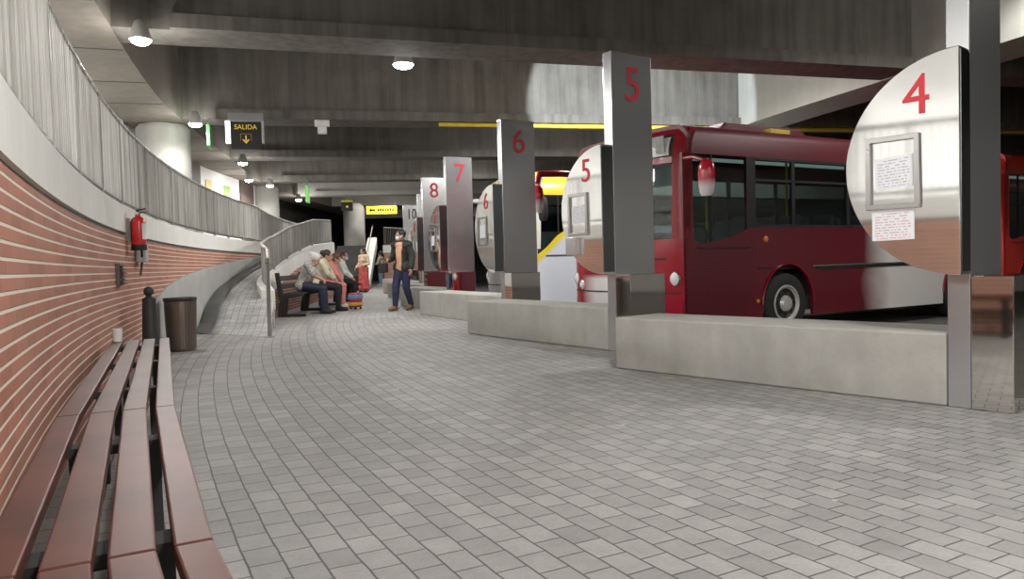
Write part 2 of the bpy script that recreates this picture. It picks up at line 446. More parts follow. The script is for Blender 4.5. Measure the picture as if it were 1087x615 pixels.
struct(MB().box(-14,34,-8,56,-.6,-.28), 'floor_bus_lane', M['asphalt'])
# yellow bay lines on the bus lane
for k, (x, y) in enumerate(((4.6,6.6),(3.4,10.0),(2.6,13.6))):
    a = rad(30+5.8*(1-k)); d = Vector((math.cos(a), math.sin(a)))
    struct(MB().obox((x+d.x*4, y+d.y*4, -.277), (d.x*4, d.y*4, 0), (-d.y*.06, d.x*.06, 0), (0,0,.003)), 'trim_bay_line', M['yellow'])
struct(MB().box(-14,34,54,54.4,-.3,6), 'wall_far', M['dark_wall'])
struct(MB().box(22,22.4,-8,54,-.3,6), 'wall_right', M['kerb_dark'])
struct(MB().box(-14,34,-8.4,-8,-.3,6), 'wall_rear', M['kerb_dark'])
struct(MB().box(-14,34,-8.4,56,5.75,6.1), 'ceiling', M['conc_slab'])

# inner ramp wall
I = [tuple(p) for p in catmull([(-4.02,12.7),(-4.4,13.6),(-4.68,14.6),(-4.93,16),(-5.16,18),(-5.4,21),(-5.64,24)], .3)]
RZ = [(10.3,.0),(11.2,.07),(12,.3),(13.3,.6),(17,1.1),(20,1.4),(23,1.55),(30,1.55)]
IRB = [(12.7,.62),(16,.98),(18,1.28),(21,1.62),(24,1.77)]
def izr(i): return interp(IRB, I[i][1])
struct(MB().sweep(I, lambda i: [(0,0),(0,izr(i)-.36),(-.2,izr(i)-.36),(-.2,0)]), 'wall_ramp', M['brick_far'])
struct(MB().sweep(I, lambda i: [(.01,izr(i)-.36),(.01,izr(i)-.03),(-.21,izr(i)-.03),(-.21,izr(i)-.36)]), 'wall_ramp_upper_band', M['white_wall'])
def inner_x(y):
    if y < 12.7: return -3.38+(-4.02+3.38)*(y-10.35)/2.35
    return interp([(p[1], p[0]) for p in I], y)-.21
ys = [10.35+.35*k for k in range(40)]
mb = MB(); vs = []
for y in ys:
    xo, xi = wall_x(y)+.0, inner_x(y); z = interp(RZ, y)
    vs += [(xo,y+.9*(max(0,12.5-y)/2.2),z),(xi,y,z),(xo,y+.9*(max(0,12.5-y)/2.2),-.01),(xi,y,-.01)]
fs = []
for k in range(len(ys)-1):
    a, b = 4*k, 4*k+4
    fs += [(a,a+1,b+1,b),(a+1,a+3,b+3,b+1),(a+2,b+2,b+3,a+3),(a,b,b+2,a+2)]
fs += [(0,2,3,1),(len(vs)-4,len(vs)-3,len(vs)-1,len(vs)-2)]
struct(mb.add(vs, fs), 'floor_ramp', M['ramp'])
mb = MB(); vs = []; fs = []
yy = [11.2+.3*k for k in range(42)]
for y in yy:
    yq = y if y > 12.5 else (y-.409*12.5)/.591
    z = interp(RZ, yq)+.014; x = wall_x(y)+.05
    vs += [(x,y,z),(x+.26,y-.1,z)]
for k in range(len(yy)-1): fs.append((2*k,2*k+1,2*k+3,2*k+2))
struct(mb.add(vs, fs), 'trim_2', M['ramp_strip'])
PL = [(8.3,.5),(8.7,.62),(9.6,.76),(10.8,.87),(12.5,.98),(16.5,1.2),(18,1.27)]
pp = [(wall_x(8.35+.3*k), 8.35+.3*k) for k in range(33)]
struct(MB().sweep(pp, lambda i: [(.025,0),(.025,interp(PL,pp[i][1])),(.0,interp(PL,pp[i][1])),(.0,0)]), 'baseboard_left', M['grey_wall'])

# ------------------------------------------------------------------ beams, girders, columns
G = [tuple(p) for p in catmull([(.2,-6),(-1.7,0),(-3.5,5),(-4.89,9.07),(-6.18,13.04),(-6.97,16.1),(-8.1,21.97),(-9.3,28.7),(-9.6,36),(-9.4,44),(-9.2,53.5)], .6)]
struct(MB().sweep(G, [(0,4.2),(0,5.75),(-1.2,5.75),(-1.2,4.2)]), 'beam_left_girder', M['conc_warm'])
# seams between the soffit panels
mb = MB()
for k in range(4, len(G)-2, 3):
    p, q = Vector(G[k]), Vector(G[k+1]); t = (q-p).normalized(); nl = Vector((-t.y, t.x))
    c = p+nl*.6; mb.obox((c.x,c.y,4.199), (nl.x*.58,nl.y*.58,0), (t.x*.012,t.y*.012,0), (0,0,.004))
struct(mb, 'trim_3', M['black'])
GR = [tuple(p) for p in catmull([(11.8,-4),(10.3,3),(8.6,9.3),(7.18,14.16),(6.03,18.18),(5.0,23),(4.3,29),(4.0,36),(3.8,53.5)], .6)]
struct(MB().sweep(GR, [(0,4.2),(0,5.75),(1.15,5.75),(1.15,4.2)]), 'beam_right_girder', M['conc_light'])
def girder_hit(p, d):
    """distance along d from p to the left girder edge"""
    best = None
    for a, b in zip(G, G[1:]):
        a, b = Vector(a), Vector(b); e = b-a
        den = d.x*e.y-d.y*e.x
        if abs(den) < 1e-9: continue
        w = a-p; t = (w.x*e.y-w.y*e.x)/den; s_ = (w.x*d.y-w.y*d.x)/den
        if 0 <= s_ <= 1 and (best is None or abs(t) < abs(best)): best = t
    return best if best is not None else -1
BEAMS = [((-2.2,-2.2),22),((-3.6,4.1),19),((-4.55,10.3),15.9),((-6.66,16.29),12.4),((-7.17,22.15),10),((-8.2,28.2),8),((-9.2,34.2),7),((-9.4,40.3),6),((-9.3,46.5),5)]
for k, (p, a) in enumerate(BEAMS):
    d = Vector((math.cos(rad(a)), math.sin(rad(a)))); b = Vector((-d.y, d.x)); p = Vector(p)
    t0 = girder_hit(p, d); p0 = p+d*(t0-.02); L = 40*1.0
    L = (21.9-p0.x)/d.x
    c = p0+d*L/2+b*.375
    mb = MB().obox((c.x,c.y,4.985), (d.x*L/2,d.y*L/2,0), (b.x*.375,b.y*.375,0), (0,0,.765))
    c2 = p0+d*((L+.7)/2+.35)+b*(-.05)
    q0 = p0+d*.75; L2 = L-.75; c2 = q0+d*L2/2-b*.05
    mb.obox((c2.x,c2.y,4.32), (d.x*L2/2,d.y*L2/2,0), (b.x*.055,b.y*.055,0), (0,0,.10))
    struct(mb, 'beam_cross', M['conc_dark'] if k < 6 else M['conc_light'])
for (x, y, r) in ((-7.72,16.95,.56),(-9.75,29.9,.58),(-8.0,38.6,.54),(-5.75,3.3,.56)):
    z0 = -.0 if y > 35 else ZW
    struct(MB().lathe([(r,z0),(r,4.14),(r-.05,4.145),(r-.05,4.2)] if y < 35 else [(r,0),(r,3.9),(r*.92,4.05),(r*.75,4.15),(r*.6,4.2)], 40, Matrix.Translation((x,y,0))), 'column', M['column'], smooth=40)
# far pale beam boxes and side pieces that close the bay at the end
struct(MB().box(-9.2,6,43.5,44.2,3.75,4.2), 'beam_far_light', M['white_panel'])

# ------------------------------------------------------------------ railings
def railing(path, zb, zt, name, label, group=None, post_every=1.15, spacing=.085, endposts=True):
    t = thing(name, label, 'railing', (path[0][0], path[0][1], zb(0)), 0, group)
    ox, oy, oz = t.location
    P = [Vector((p[0],p[1])) for p in path]
    cum = [0]
    for a, b in zip(P, P[1:]): cum.append(cum[-1]+(b-a).length)
    def at(s):
        for k in range(len(P)-1):
            if s <= cum[k+1] or k == len(P)-2:
                f = (s-cum[k])/(cum[k+1]-cum[k]); p = P[k].lerp(P[k+1], f); tt = (P[k+1]-P[k]).normalized()
                return p, tt, zb(k)*(1-f)+zb(k+1)*f, zt(k)*(1-f)+zt(k+1)*f
    top = [(p.x-ox, p.y-oy, zt(k)-oz) for k, p in enumerate(P)]
    bot = [(p.x-ox, p.y-oy, zb(k)+.055-oz) for k, p in enumerate(P)]
    MB().tube(top, .026, 8).build('top_rail', M['rail'], t, smooth=60)
    MB().tube(bot, .022, 8).build('bottom_rail', M['rail_dark'], t, smooth=60)
    mb = MB(); n = int(cum[-1]/spacing)
    for k in range(n+1):
        p, tt, b0, t0 = at(min(cum[-1]-.001, k*spacing)); nn = Vector((tt.y,-tt.x))
        mb.obox((p.x-ox, p.y-oy, (b0+.06+t0)/2-oz), (tt.x*.006,tt.y*.006,0), (nn.x*.022,nn.y*.022,0), (0,0,(t0-b0-.07)/2))
    mb.build('balusters', M['rail'], t)
    n = max(1, round(cum[-1]/post_every))
    for k in range(n+1):
        p, tt, b0, t0 = at(min(cum[-1]-.001, k*cum[-1]/n)); nn = Vector((tt.y,-tt.x))
        MB().obox((p.x-ox, p.y-oy, (b0+t0)/2-oz), (tt.x*.009,tt.y*.009,0), (nn.x*.028,nn.y*.028,0), (0,0,(t0-b0)/2+.0)).build('post', M['rail'], t)
    return t
PW = [(p[0]-.06, p[1]) for p in W if -2.2 < p[1] < 26.5]
railing(PW, lambda i: ZW, lambda i: ZR, 'railing', 'long curved grey steel bar railing on the white band above the left brick wall')
PI = [(p[0]-.1, p[1]) for p in I]
railing(PI, lambda i: izr(i)-.03, lambda i: izr(i)+.66, 'railing', 'short rising grey bar railing on the ramp wall behind the seated people', post_every=1.6)

# far stair block with its railing
struct(MB().box(-6.9,-5.66,24.02,24.2,0,1.56), 'wall_ramp_end', M['brown'])
struct(MB().sweep([(-6.45,38),(-2.5,38)], [(0,0),(0,1.62),(-.3,1.62),(-.3,0)]), 'wall_stair', M['brick_far'])
struct(MB().sweep([(-6.47,37.99),(-2.5,37.99)], [(0,1.62),(0,2.0),(-.32,2.0),(-.32,1.62)]), 'wall_stair_upper_band', M['white_wall'])
FR = [(-6.4+.4*k, 38.12) for k in range(10)]
railing(FR, lambda i: 2.0, lambda i: 2.9-.03*i, 'railing', 'far pale bar railing on the stair landing beyond the walking man', post_every=1.3, spacing=.08)
# stair: sloped light stringer with steps and brick side
a0, a1 = Vector((-5.85,31.0,0)), Vector((-6.75,38.0,2.0))
t = thing('staircase', 'straight staircase with a sloped pale concrete side rising beside the person in the red dress', 'stairs', (a0.x,a0.y,0))
d = (a1-a0); dh = Vector((d.x,d.y,0)).normalized(); nn = Vector((dh.y,-dh.x,0))
MB().add([Vector((0,0,0))+nn*o+Vector((0,0,z)) for o in (0,-.45) for z in (.0,.42)]+[d+nn*o+Vector((0,0,z)) for o in (0,-.45) for z in (-.1,.42)],
    [(0,1,3,2),(4,6,7,5),(0,4,5,1),(2,3,7,6),(1,5,7,3),(0,2,6,4)]).build('stringer', M['white_wall'], t, bevel=.02)
mb = MB()
for k in range(11):
    f = k/11; p = d*f
    c = p+nn*(-1.2)+dh*.33
    mb.obox((c.x,c.y,(p.z+.18)/2), dh*.33, nn*.72, (0,0,(p.z+.18)/2))
mb.build('steps', M['dark_wall'], t)
MB().tube([Vector((0,0,.45))+nn*(-.2), Vector((0,0,1.0))+nn*(-.2), d+Vector((0,0,1.0))+nn*(-.2)], .03, 8).build('handrail', M['rail'], t, smooth=50)

# handrail post at the ramp foot
t = thing('handrail', 'steel ramp handrail with a tall round post at the foot of the ramp', 'handrail', (-3.36,10.35,0))
MB().lathe([(.06,0),(.06,.01),(.028,.012),(.028,1.02),(.045,1.03),(.045,1.09),(.02,1.1)], 16).build('post', M['rail'], t, smooth=40)
MB().tube([(0,0,1.04),(-.36,1.15,1.10),(-.75,2.33,1.27)], .024, 10).build('top_rail', M['rail'], t, smooth=60)
0 and MB().tube([(0,0,.9)]+[(-.05-.03*k,.03+.1*k,.5+.42*math.cos(k*math.pi/8)) for k in range(9)], .018, 8).build('curved_guard', M['rail_dark'], t, smooth=60)

# ------------------------------------------------------------------ kerb blocks and bay pillars
kerb_lab = {4:'nearest pale concrete kerb block running from pillar 5 to pillar 4', 5:'second concrete kerb block, ending at pillar 5 in front of the red bus nose',
  6:'concrete kerb block ending at pillar 6, the third from the camera', 7:'concrete kerb block behind the walking man, ending at pillar 7', 8:'far concrete kerb block left of the walking man, ending at pillar 8',
  9:'small far concrete kerb block ending at the pillar between 8 and 10', 10:'farthest concrete kerb block ending at pillar 10'}
for i in range(4, 11):
    fl, p, d, b = bay_axes(i); L = (p-fl).length-.006
    t = MB()
    t.box(0, L, 0, KW, 0, .44)
    o = t.build('kerb_block', M['kerb'], bevel=.012)
    o.location = (fl.x, fl.y, .001); o.rotation_euler = (0,0,math.atan2(d.y,d.x))
    tag(o, kerb_lab[i], 'kerb', 'concrete kerb blocks along the bays')
PH = 3.05; BT, BD, BHH = .125, .56, .79
def pillar(i):
    fl, p, d, b = bay_axes(i); num = str(i)
    t = thing('bay_pillar', {4:'nearest tall steel bay pillar with half disc marked with a red 4, cut off by the top of the picture',
        9:'steel bay pillar mostly hidden between pillars 8 and 10', 10:'farthest steel bay pillar marked with a dark 10'}.get(i, f'tall steel bay pillar marked with a red {i} and carrying a half disc'), 'bay pillar',
        (p.x,p.y,0), math.atan2(d.y,d.x), 'numbered bay pillars')
    # local: x along the kerb (right), y behind
    MB().box(0,BT,0,BD,0.001,PH).build('column', M['brushed'], t, bevel=.006)
    MB().box(BT+.002,BT+.22,-.004,BD-.08,0.001,BHH).build('base_box', M['mirror'], t, bevel=.006)
    r = .651; cz = 1.449; y0, y1 = -.165, -.004
    pts = [(BT, cz-r)]+[(BT-r*math.sin(rad(q)), cz-r*math.cos(rad(q))) for q in range(0,181,4)]
    dm = MB().prism(pts, lambda a,bb,dd: (a,dd,bb), y0, y1)
    disc = dm.build('half_disc', [M['disc']], t, bevel=.004)
    # dark edge strip on the cut face
    MB().box(BT,BT+.006,y0+.01,y1-.01,cz-r+.02,cz+r-.02).build('edge_strip', M['edge_steel'], disc)
    # numbers
    ncol = M['dark_number'] if i >= 9 else M['red_number']
    text_mesh(num, .50, .004, 'number', ncol, t, frame((BT+.004, BD*.52, PH-.33), (0,1,0), (0,0,1), (1,0,0)), .95 if i < 10 else .7)
    text_mesh(num, .335, .003, 'number', M['red_number'], disc, frame((BT-.23, y0-.003, cz+.40), (1,0,0), (0,0,1), (0,-1,0)), .95)
    # notice frame
    fx0, fx1, fz0, fz1 = BT-.52, BT-.21, cz-.25, cz+.19
    fr = MB()
    w = .03
    for (a0_,a1_,c0,c1) in ((fx0,fx1,fz0,fz0+w),(fx0,fx1,fz1-w,fz1),(fx0,fx0+w,fz0+w,fz1-w),(fx1-w,fx1,fz0+w,fz1-w)):
        fr.box(a0_,a1_,y0-.022,y0-.0005,c0,c1)
    f = fr.build('notice_frame', M['frame_steel'], disc, bevel=.003)
    # (thing > part > sub-part) papers hang on the disc
    q = MB(); q.add([(fx0+.05,y0-.004,fz0+.12),(fx1-.04,y0-.004,fz0+.13),(fx1-.04,y0-.004,fz0+.325),(fx0+.05,y0-.004,fz0+.31),
                     (fx0+.05,y0-.001,fz0+.12),(fx1-.04,y0-.001,fz0+.13),(fx1-.04,y0-.001,fz0+.325),(fx0+.05,y0-.001,fz0+.31)],
        [(0,1,2,3),(4,7,6,5),(0,4,5,1),(1,5,6,2),(2,6,7,3),(3,7,4,0)], [[(0,0),(1,0),(1,1),(0,1)]]+[[(0,0)]*4]*5)
    q.build('notice_sheet', M['paper'], disc)
    if i in (4, 5):
        z0_ = fz0-.19 if i == 4 else fz0-.22
        q = MB(); x0_, x1_ = fx0+.03, fx1-.035
        if i == 4:
            q.add([(x0_,y0-.004,z0_),(x1_,y0-.004,z0_+.005),(x1_,y0-.004,z0_+.185),(x0_,y0-.004,z0_+.18),
               (x0_,y0-.001,z0_),(x1_,y0-.001,z0_+.005),(x1_,y0-.001,z0_+.185),(x0_,y0-.001,z0_+.18)],
               [(0,1,2,3),(4,7,6,5),(0,4,5,1),(1,5,6,2),(2,6,7,3),(3,7,4,0)], [[(0,0),(1,0),(1,1),(0,1)]]+[[(0,0)]*4]*5)
            q.build('taped_sheet', M['paper2'], disc)
        else:
            q.box(fx0+.0,fx0+.17,y0-.06,y0-.001,z0_+.02,z0_+.2); q.build('leaflet_box', M['brushed'], disc, bevel=.004)
    return t
for i in range(4, 11): pillar(i)

# ------------------------------------------------------------------ buses
def make_bus(label, loc, rz, L, Wd, P, ax_front=2.29, rear_ax=None, dest='', raised=True, group=None, windows=None, interior=True, mirrors=True):
    """local frame: x from nose to tail, y=0 the side facing the camera, z=0 the lane"""
    t = thing('bus', label, 'bus', loc, rz, group)
    zb, zs, zt, ze = P.get('zb',.28), P.get('zs',1.65), P.get('zt',2.68), P.get('ze',2.98)
    zr = ze+.13; x0 = .17; RWL = .48; AR = .57
    rear_ax = rear_ax or L-1.9
    def fx(y, z):
        s_ = (y-Wd/2)/(Wd/2)
        v = .17*abs(s_)**5
        if z > 1.2: v += (z-1.2)*P.get('rake',.035)
        if z > ze-.25: v += .35*((z-ze+.25)/.4)**2*.5
        if z < .6: v += .04*(.6-z)/.3
        return v
    DW = P.get('dw') or [(.36,zs-.1),(.4,zs-.21),(.5,zs-.235),(.8,zs-.2),(1.15,zs-.12),(1.42,zs-.03)]
    # side walls
    def side_poly():
        pts = []
        pts.append((x0, zb))
        for ax in (ax_front, rear_ax):
            n = 14
            h0 = zb-.40
            for k in range(n+1):
                a = math.pi-math.pi*k/n
                zz = RWL+AR*math.sin(a)*1.06
                pts.append((ax+AR*math.cos(a), max(zb, zz)) if 0 < k < n else (ax+AR*math.cos(a), zb))
        pts += [(L, zb), (L, zt), (L-.35, zt), (L-.35, zs), (1.57,zs), (1.57,zt), (1.42,zt)]+list(reversed(DW))+[(DW[0][0],zt), (x0,zt)]
        return pts
    sp = side_poly()
    MB().prism(sp, lambda a,b,d: (a,d,b), 0, .05).build('side_panel', P['side'], t)
    MB().prism(sp, lambda a,b,d: (a,d,b), Wd-.05, Wd).build('side_panel', P['side'], t)
    # cant rail + roof
    rp = [(0,zt),(0,ze-.03),(.03,ze+.05),(.12,ze+.11),(.35,zr),(Wd/2,zr+.03+P.get('crown',0)),(Wd-.35,zr),(Wd-.12,ze+.11),(Wd-.03,ze+.05),(Wd,ze-.03),(Wd,zt),
          (Wd-.06,zt),(Wd-.06,ze),(Wd-.3,ze+.05),(Wd/2,ze+.08),(.3,ze+.05),(.06,ze),(.06,zt)]
    xs0 = x0+.09
    MB().prism(rp, lambda a,b,d: (d,a,b), xs0, L).build('roof', P['roof'], t, smooth=40)
    # front skins
    def patch(y0, y1, z0, z1, off, thick, ny=16, nz=6):
        vs = []
        for k in range(2):
            for j in range(nz+1):
                for i in range(ny+1):
                    y = y0+(y1-y0)*i/ny; z = z0+(z1-z0)*j/nz
                    vs.append((fx(y,z)+off+k*thick, y, z))
        A = (ny+1)*(nz+1); fs = []
        for j in range(nz):
            for i in range(ny):
                a = j*(ny+1)+i; fs += [(a,a+ny+1,a+ny+2,a+1),(A+a,A+a+1,A+a+ny+2,A+a+ny+1)]
        for i in range(ny):
            a = i; b = nz*(ny+1)+i; fs += [(a,a+1,A+a+1,A+a),(b,A+b,A+b+1,b+1)]
        for j in range(nz):
            a = j*(ny+1); b = a+ny; fs += [(a,A+a,A+a+ny+1,a+ny+1),(b,b+ny+1,A+b+ny+1,A+b)]
        return MB().add(vs, fs)
    zh = P.get('zh', 2.56); zwb = P.get('zwb', 1.49); ztop = ze+.06
    fp = patch(0,Wd,zb-.03,zwb,0,.05).build('front_panel', P['front'], t, smooth=40)
    patch(.16,Wd-.16,zwb,zh,.012,.012).build('windscreen', M['glass'] if interior else M['glass_dark'], t, smooth=40)
    mb = patch(0,.16,zwb,ztop,0,.12,4,10); m2 = patch(Wd-.16,Wd,zwb,ztop,0,.12,4,10); mb.add(m2.v, m2.f)
    m2 = patch(.16,Wd-.16,zh,zh+.085,-.01,.06,16,2); mb.add(m2.v, m2.f)
    m2 = patch(.16,Wd-.16,ztop-.085,ztop,0,.06,16,3); mb.add(m2.v, m2.f)
    mb.build('front_frame', P['frame'], t, smooth=40)
    patch(.16,Wd-.16,zh+.085,ztop-.085,.02,.02).build('header_glass', P.get('header', M['sign_black']), t, smooth=40)
    # roof leading edge
    vs = []; fs = []
    ny = 16
    for i in range(ny+1):
        y = Wd*i/ny; zr_ = interp([(0,ze-.03),(.03,ze+.05),(.12,ze+.11),(.35,zr),(Wd/2,zr+.03+P.get('crown',0)),(Wd-.35,zr),(Wd-.12,ze+.11),(Wd-.03,ze+.05),(Wd,ze-.03)], y)
        vs += [(fx(y,ztop), y, min(ztop, zr_+.0)),(xs0+.25, y, zr_+.004)]
    for i in range(ny): fs.append((2*i,2*i+2,2*i+3,2*i+1))
    MB().add(vs, fs).build('roof_lip', P['roof'], t, smooth=60)
    if dest:
        o = patch(.22,.62,zh+.11,ztop-.12,.0,.015).build('destination_sign', P.get('dest_mat', M['white_plastic']), t, smooth=40)
        mb = MB()
        mb.box(-.008+fx(.4,2.8), -.0065+fx(.4,2.8), .26,.63, zh+.14, zh+.39)
        for k in range(3):
            for j in range(5):
                if (k*5+j)%4: mb.box(-.012+fx(.4,2.8), -.006+fx(.4,2.8), .27+.065*j, .315+.065*j, zh+.15+.09*k, zh+.2+.09*k)
        mb.build('lettering', M['dash'], o)
    # lamps
    for y, z, r in ((.13,.93,.095),(.36,.83,.075),(Wd-.13,.93,.095),(Wd-.36,.83,.075)):
        mt = Matrix.Translation((fx(y,z)+.02,y,z)) @ Matrix.Rotation(-math.pi/2,4,'Y')
        hl = MB().lathe([(r*1.15,-.01),(r*1.15,.012),(r*1.02,.022),(r*.98,.018)], 20, mt).build('headlight', M['chrome'], t, smooth=40)
        MB().lathe([(r,.0),(r,.018),(r*.7,.04),(r*.3,.05),(.001,.052)], 20, mt).build('lens', M['headlight'], hl, smooth=40)
    mb = patch(.05,Wd-.05,.72,.74,-.006,.012,16,1); m2 = patch(.25,Wd-.25,1.2,1.225,-.006,.012,16,1); mb.add(m2.v,m2.f)
    m2 = patch(.02,Wd-.02,zb+.1,zb+.125,-.006,.012,16,1); mb.add(m2.v,m2.f)
    mb.build('bumper_seams', M['rubber'], t)
    MB().obox((fx(Wd/2,.5)-.012,Wd/2,.5), (.008,0,0), (0,.26,0), (0,0,.055)).build('number_plate', M['white_plastic'], t)
    for y, s_ in ((.5,.75),(1.4,.75)):
        MB().bar((fx(y,1.5)-.03,y,1.5),(fx(y+.3,2.2)-.015,y+s_*.55,2.25),.02,.02).build('wiper', M['black'], t)
    # side windows
    wins = windows or [(1.57,2.43),(2.43,3.74),(3.74,5.05)]+([(5.05,L-.35)] if L-.35 > 5.3 else [])
    for side in (0, 1):
        yy0 = 0 if side == 0 else Wd
        sg = 1 if side == 0 else -1
        dv = DW+[(DW[-1][0],zt),(DW[0][0],zt)]
        MB().prism(dv, lambda a,b,d: (a,d,b), yy0+sg*.018, yy0+sg*.03).build('driver_window', M['glass'] if interior else M['glass_dark'], t)
        mb = MB()
        mb.box(.72,.745,min(yy0+sg*.012,yy0+sg*.04),max(yy0+sg*.012,yy0+sg*.04),zs-.2,zt) if side == 0 else None
        a, b = sorted((yy0-sg*.004, yy0+sg*.04))
        for (xa, xb) in wins:
            MB().box(xa+.02,xb-.02,min(yy0+sg*.018,yy0+sg*.03),max(yy0+sg*.018,yy0+sg*.03),zs+.02,zt-.02).build('window_pane', M['glass'] if interior else M['glass_dark'], t)
            mb.box(xa,xa+.035,a,b,zs,zt); mb.box(xb-.035,xb,a,b,zs,zt)
        mb.box(1.57,wins[-1][1],a,b,zs,zs+.035); mb.box(1.57,wins[-1][1],a,b,zt-.035,zt)
        mb.box(1.57,wins[-1][1],a,b,2.33,2.365); mb.box(1.42,1.57,a,b,zs,zt)
        mb.build('window_frame', M['black'], t)
        mb = MB(); a, b = sorted((yy0-sg*.012, yy0+sg*.01))
        mb.box(.42,1.5,a,b,1.345,1.36); mb.box(1.6,1.95,a,b,1.035,1.05)
        mb.box(2.95,rear_ax-.7,a,b,.99,1.035) if rear_ax-.7 > 3 else None
        mb.build('side_molding', M['black'], t)
        mb = MB(); a, b = sorted((yy0-sg*.02, yy0+sg*.01))
        mb.box(2.85,rear_ax-.62,a,b,1.035,1.055) if rear_ax-.7 > 3 else None
        if len(mb.v): mb.build('chrome_strip', M['chrome'], t)
    MB().lathe([(.045,0),(.045,.02),(.03,.03),(.001,.032)], 14, Matrix.Translation((1.8,0,1.47)) @ Matrix.Rotation(math.pi/2,4,'X')).build('side_indicator', M['orange'], t, smooth=40)
    MB().lathe([(.03,0),(.03,.015),(.001,.02)], 10, Matrix.Translation((1.62,0,.55)) @ Matrix.Rotation(math.pi/2,4,'X')).build('side_reflector', M['orange'], t)
    # rear wall, floor, inner roof
    MB().box(L-.06,L-.001,.05,Wd-.05,zb,zt).build('rear_panel', P['side'], t)
    MB().box(.3,L-.07,.06,Wd-.06,zb+.08,zb+.3).build('cabin_floor', M['iron'], t)
    # wheels
    for ax in (ax_front, rear_ax):
        for y, sg in ((.03,1),(Wd-.03,-1)):
            mt = Matrix.Translation((ax,y,RWL)) @ Matrix.Rotation(math.pi/2*sg,4,'X')
            w = MB().lathe([(.27,-.27),(.40,-.28),(.46,-.25),(.48,-.2),(.48,-.08),(.46,-.02),(.40,.01),(.29,.0),(.285,-.03)], 36, mt).build('wheel', M['rubber'], t, smooth=35)
            hb = MB().lathe([(.29,-.03),(.285,.005),(.262,.01),(.25,-.02),(.2,-.05),(.13,-.055),(.12,-.01),(.10,.02),(.06,.03),(.001,.032)], 32, mt).build('wheel_hub', M['hub'], w, smooth=35)
            for k in range(8):
                a = 2*math.pi*k/8
                MB().lathe([(.028,-.04),(.028,-.03),(.001,-.029)], 10, mt @ Matrix.Translation((.185*math.cos(a),.185*math.sin(a),-.0))).build('hub_hole', M['black'], w)
        # wheel housing
        mb = MB(); n = 12
        pr = [(ax+(AR+.04)*math.cos(math.pi-math.pi*k/n), RWL+(AR+.04)*1.05*math.sin(math.pi*k/n)) for k in range(n+1)]
        for side in (0,1):
            ya, yb = (.051,.5) if side == 0 else (Wd-.5,Wd-.051)
            vs = [(a,ya,b) for a,b in pr]+[(a,yb,b) for a,b in pr]
            fs = [(k,k+1,k+n+2,k+n+1) for k in range(n)]+[tuple(range(n+1,2*n+2))] if side == 0 else [(k,k+1,k+n+2,k+n+1) for k in range(n)]+[tuple(range(0,n+1))]
            MB().add(vs, fs).build('wheel_housing', M['rubber'], t)
        for side, y in ((0,-.012),(1,Wd+.012)):
            pts = [(ax+(AR+.005)*math.cos(math.pi-math.pi*k/16), y, max(zb,RWL+(AR+.005)*1.06*math.sin(math.pi*k/16))) for k in range(17)]
            MB().tube(pts, .016, 6).build('arch_lip', P['frame'], t, smooth=60)
    # mirrors
    mm = MB(); 
    hd = P.get('mirror', M['red_ext'])
    if mirrors: arm = MB().tube([(.2,-.01,2.6),(.16,-.25,2.58),(.11,-.5,2.5)], .03, 8).build('mirror_arm', P['frame'], t, smooth=60)
    mh = [(.07,0),(.10,.04),(.115,.14),(.125,.32),(.11,.42),(.06,.48),(.001,.49)]
    if mirrors: MB().lathe(mh, 18, Matrix.Translation((.11,-.52,2.03)) @ Matrix.Diagonal((.75,1.05,1,1))).build('mirror', hd, arm, smooth=50)
    if mirrors: arm = MB().tube([(.2,Wd-.05,2.66),(-.1,Wd+.02,2.68),(-.5,Wd+.03,2.66),(-.55,Wd+.03,2.5)], .055, 8).build('mirror_arm', P['frame'], t, smooth=60)
    if mirrors: MB().lathe(mh, 18, Matrix.Translation((-.55,Wd+.03,2.03)) @ Matrix.Diagonal((.75,.9,.92,1))).build('mirror', hd, arm, smooth=50)
    if raised:
        MB().prism([(1.3,zr+.0),(1.5,zr+.16),(3.2,zr+.16),(3.4,zr)], lambda a,b,d: (a,d,b), .45, Wd-.45).build('roof_unit', P['roof'], t, bevel=.04)
        MB().box(2.1,2.55,.14,.30,zr-.02,zr+.05).build('roof_hatch', M['yellow_pipe'], t, bevel=.01)
    if interior:
        MB().prism([(.32,.9),(.32,1.42),(.55,1.47),(.85,1.3),(.9,.9)], lambda a,b,d: (a,d,b), .12, Wd-.12).build('dashboard', M['dash'], t, bevel=.03)
        pts = [(.98+.05*math.sin(2*math.pi*k/20), .62+.24*math.cos(2*math.pi*k/20), 1.5+.2*math.sin(2*math.pi*k/20)) for k in range(21)]
        MB().tube(pts, .018, 8).build('steering_wheel', M['black'], t, smooth=60)
        MB().box(.30,.42,.3,Wd-.3,2.28,zh).build('sun_visor', M['sunblind'], t)
        for y in (.55, Wd-.75): MB().box(1.6,L-.6,y,y+.2,2.93,2.96).build('cabin_fill_strip', M['cabin'], t)  # added glowing strips that brighten the interior behind the windows
        rows = [1.35]+[2.2+.82*k for k in range(int((L-2.8)/.82))]
        for k, x in enumerate(rows):
            for y in ((.32,) if k == 0 else (.14,.62,1.55,2.03)):
                s_ = MB(); s_.box(x,x+.45,y,y+.44,1.0,1.12)
                st = s_.build('passenger_seat' if k else 'driver_seat', M['seat'], t, bevel=.03)
                MB().prism([(x+.40,1.05),(x+.50,1.75),(x+.54,1.86),(x+.60,1.86),(x+.60,1.75),(x+.50,1.05)], lambda a,b,d: (a,d,b), y+.02, y+.42).build('seat_back', M['seat'], st, bevel=.03)
                MB().box(x+.15,x+.3,y+.15,y+.3,.6,1.0).build('seat_pedestal', M['iron'], st)
        for x in (1.7, 3.6):
            MB().tube([(x,1.1,.6),(x,1.1,2.95)], .018, 8).build('grab_pole', M['yellow'], t, smooth=60)
    return t

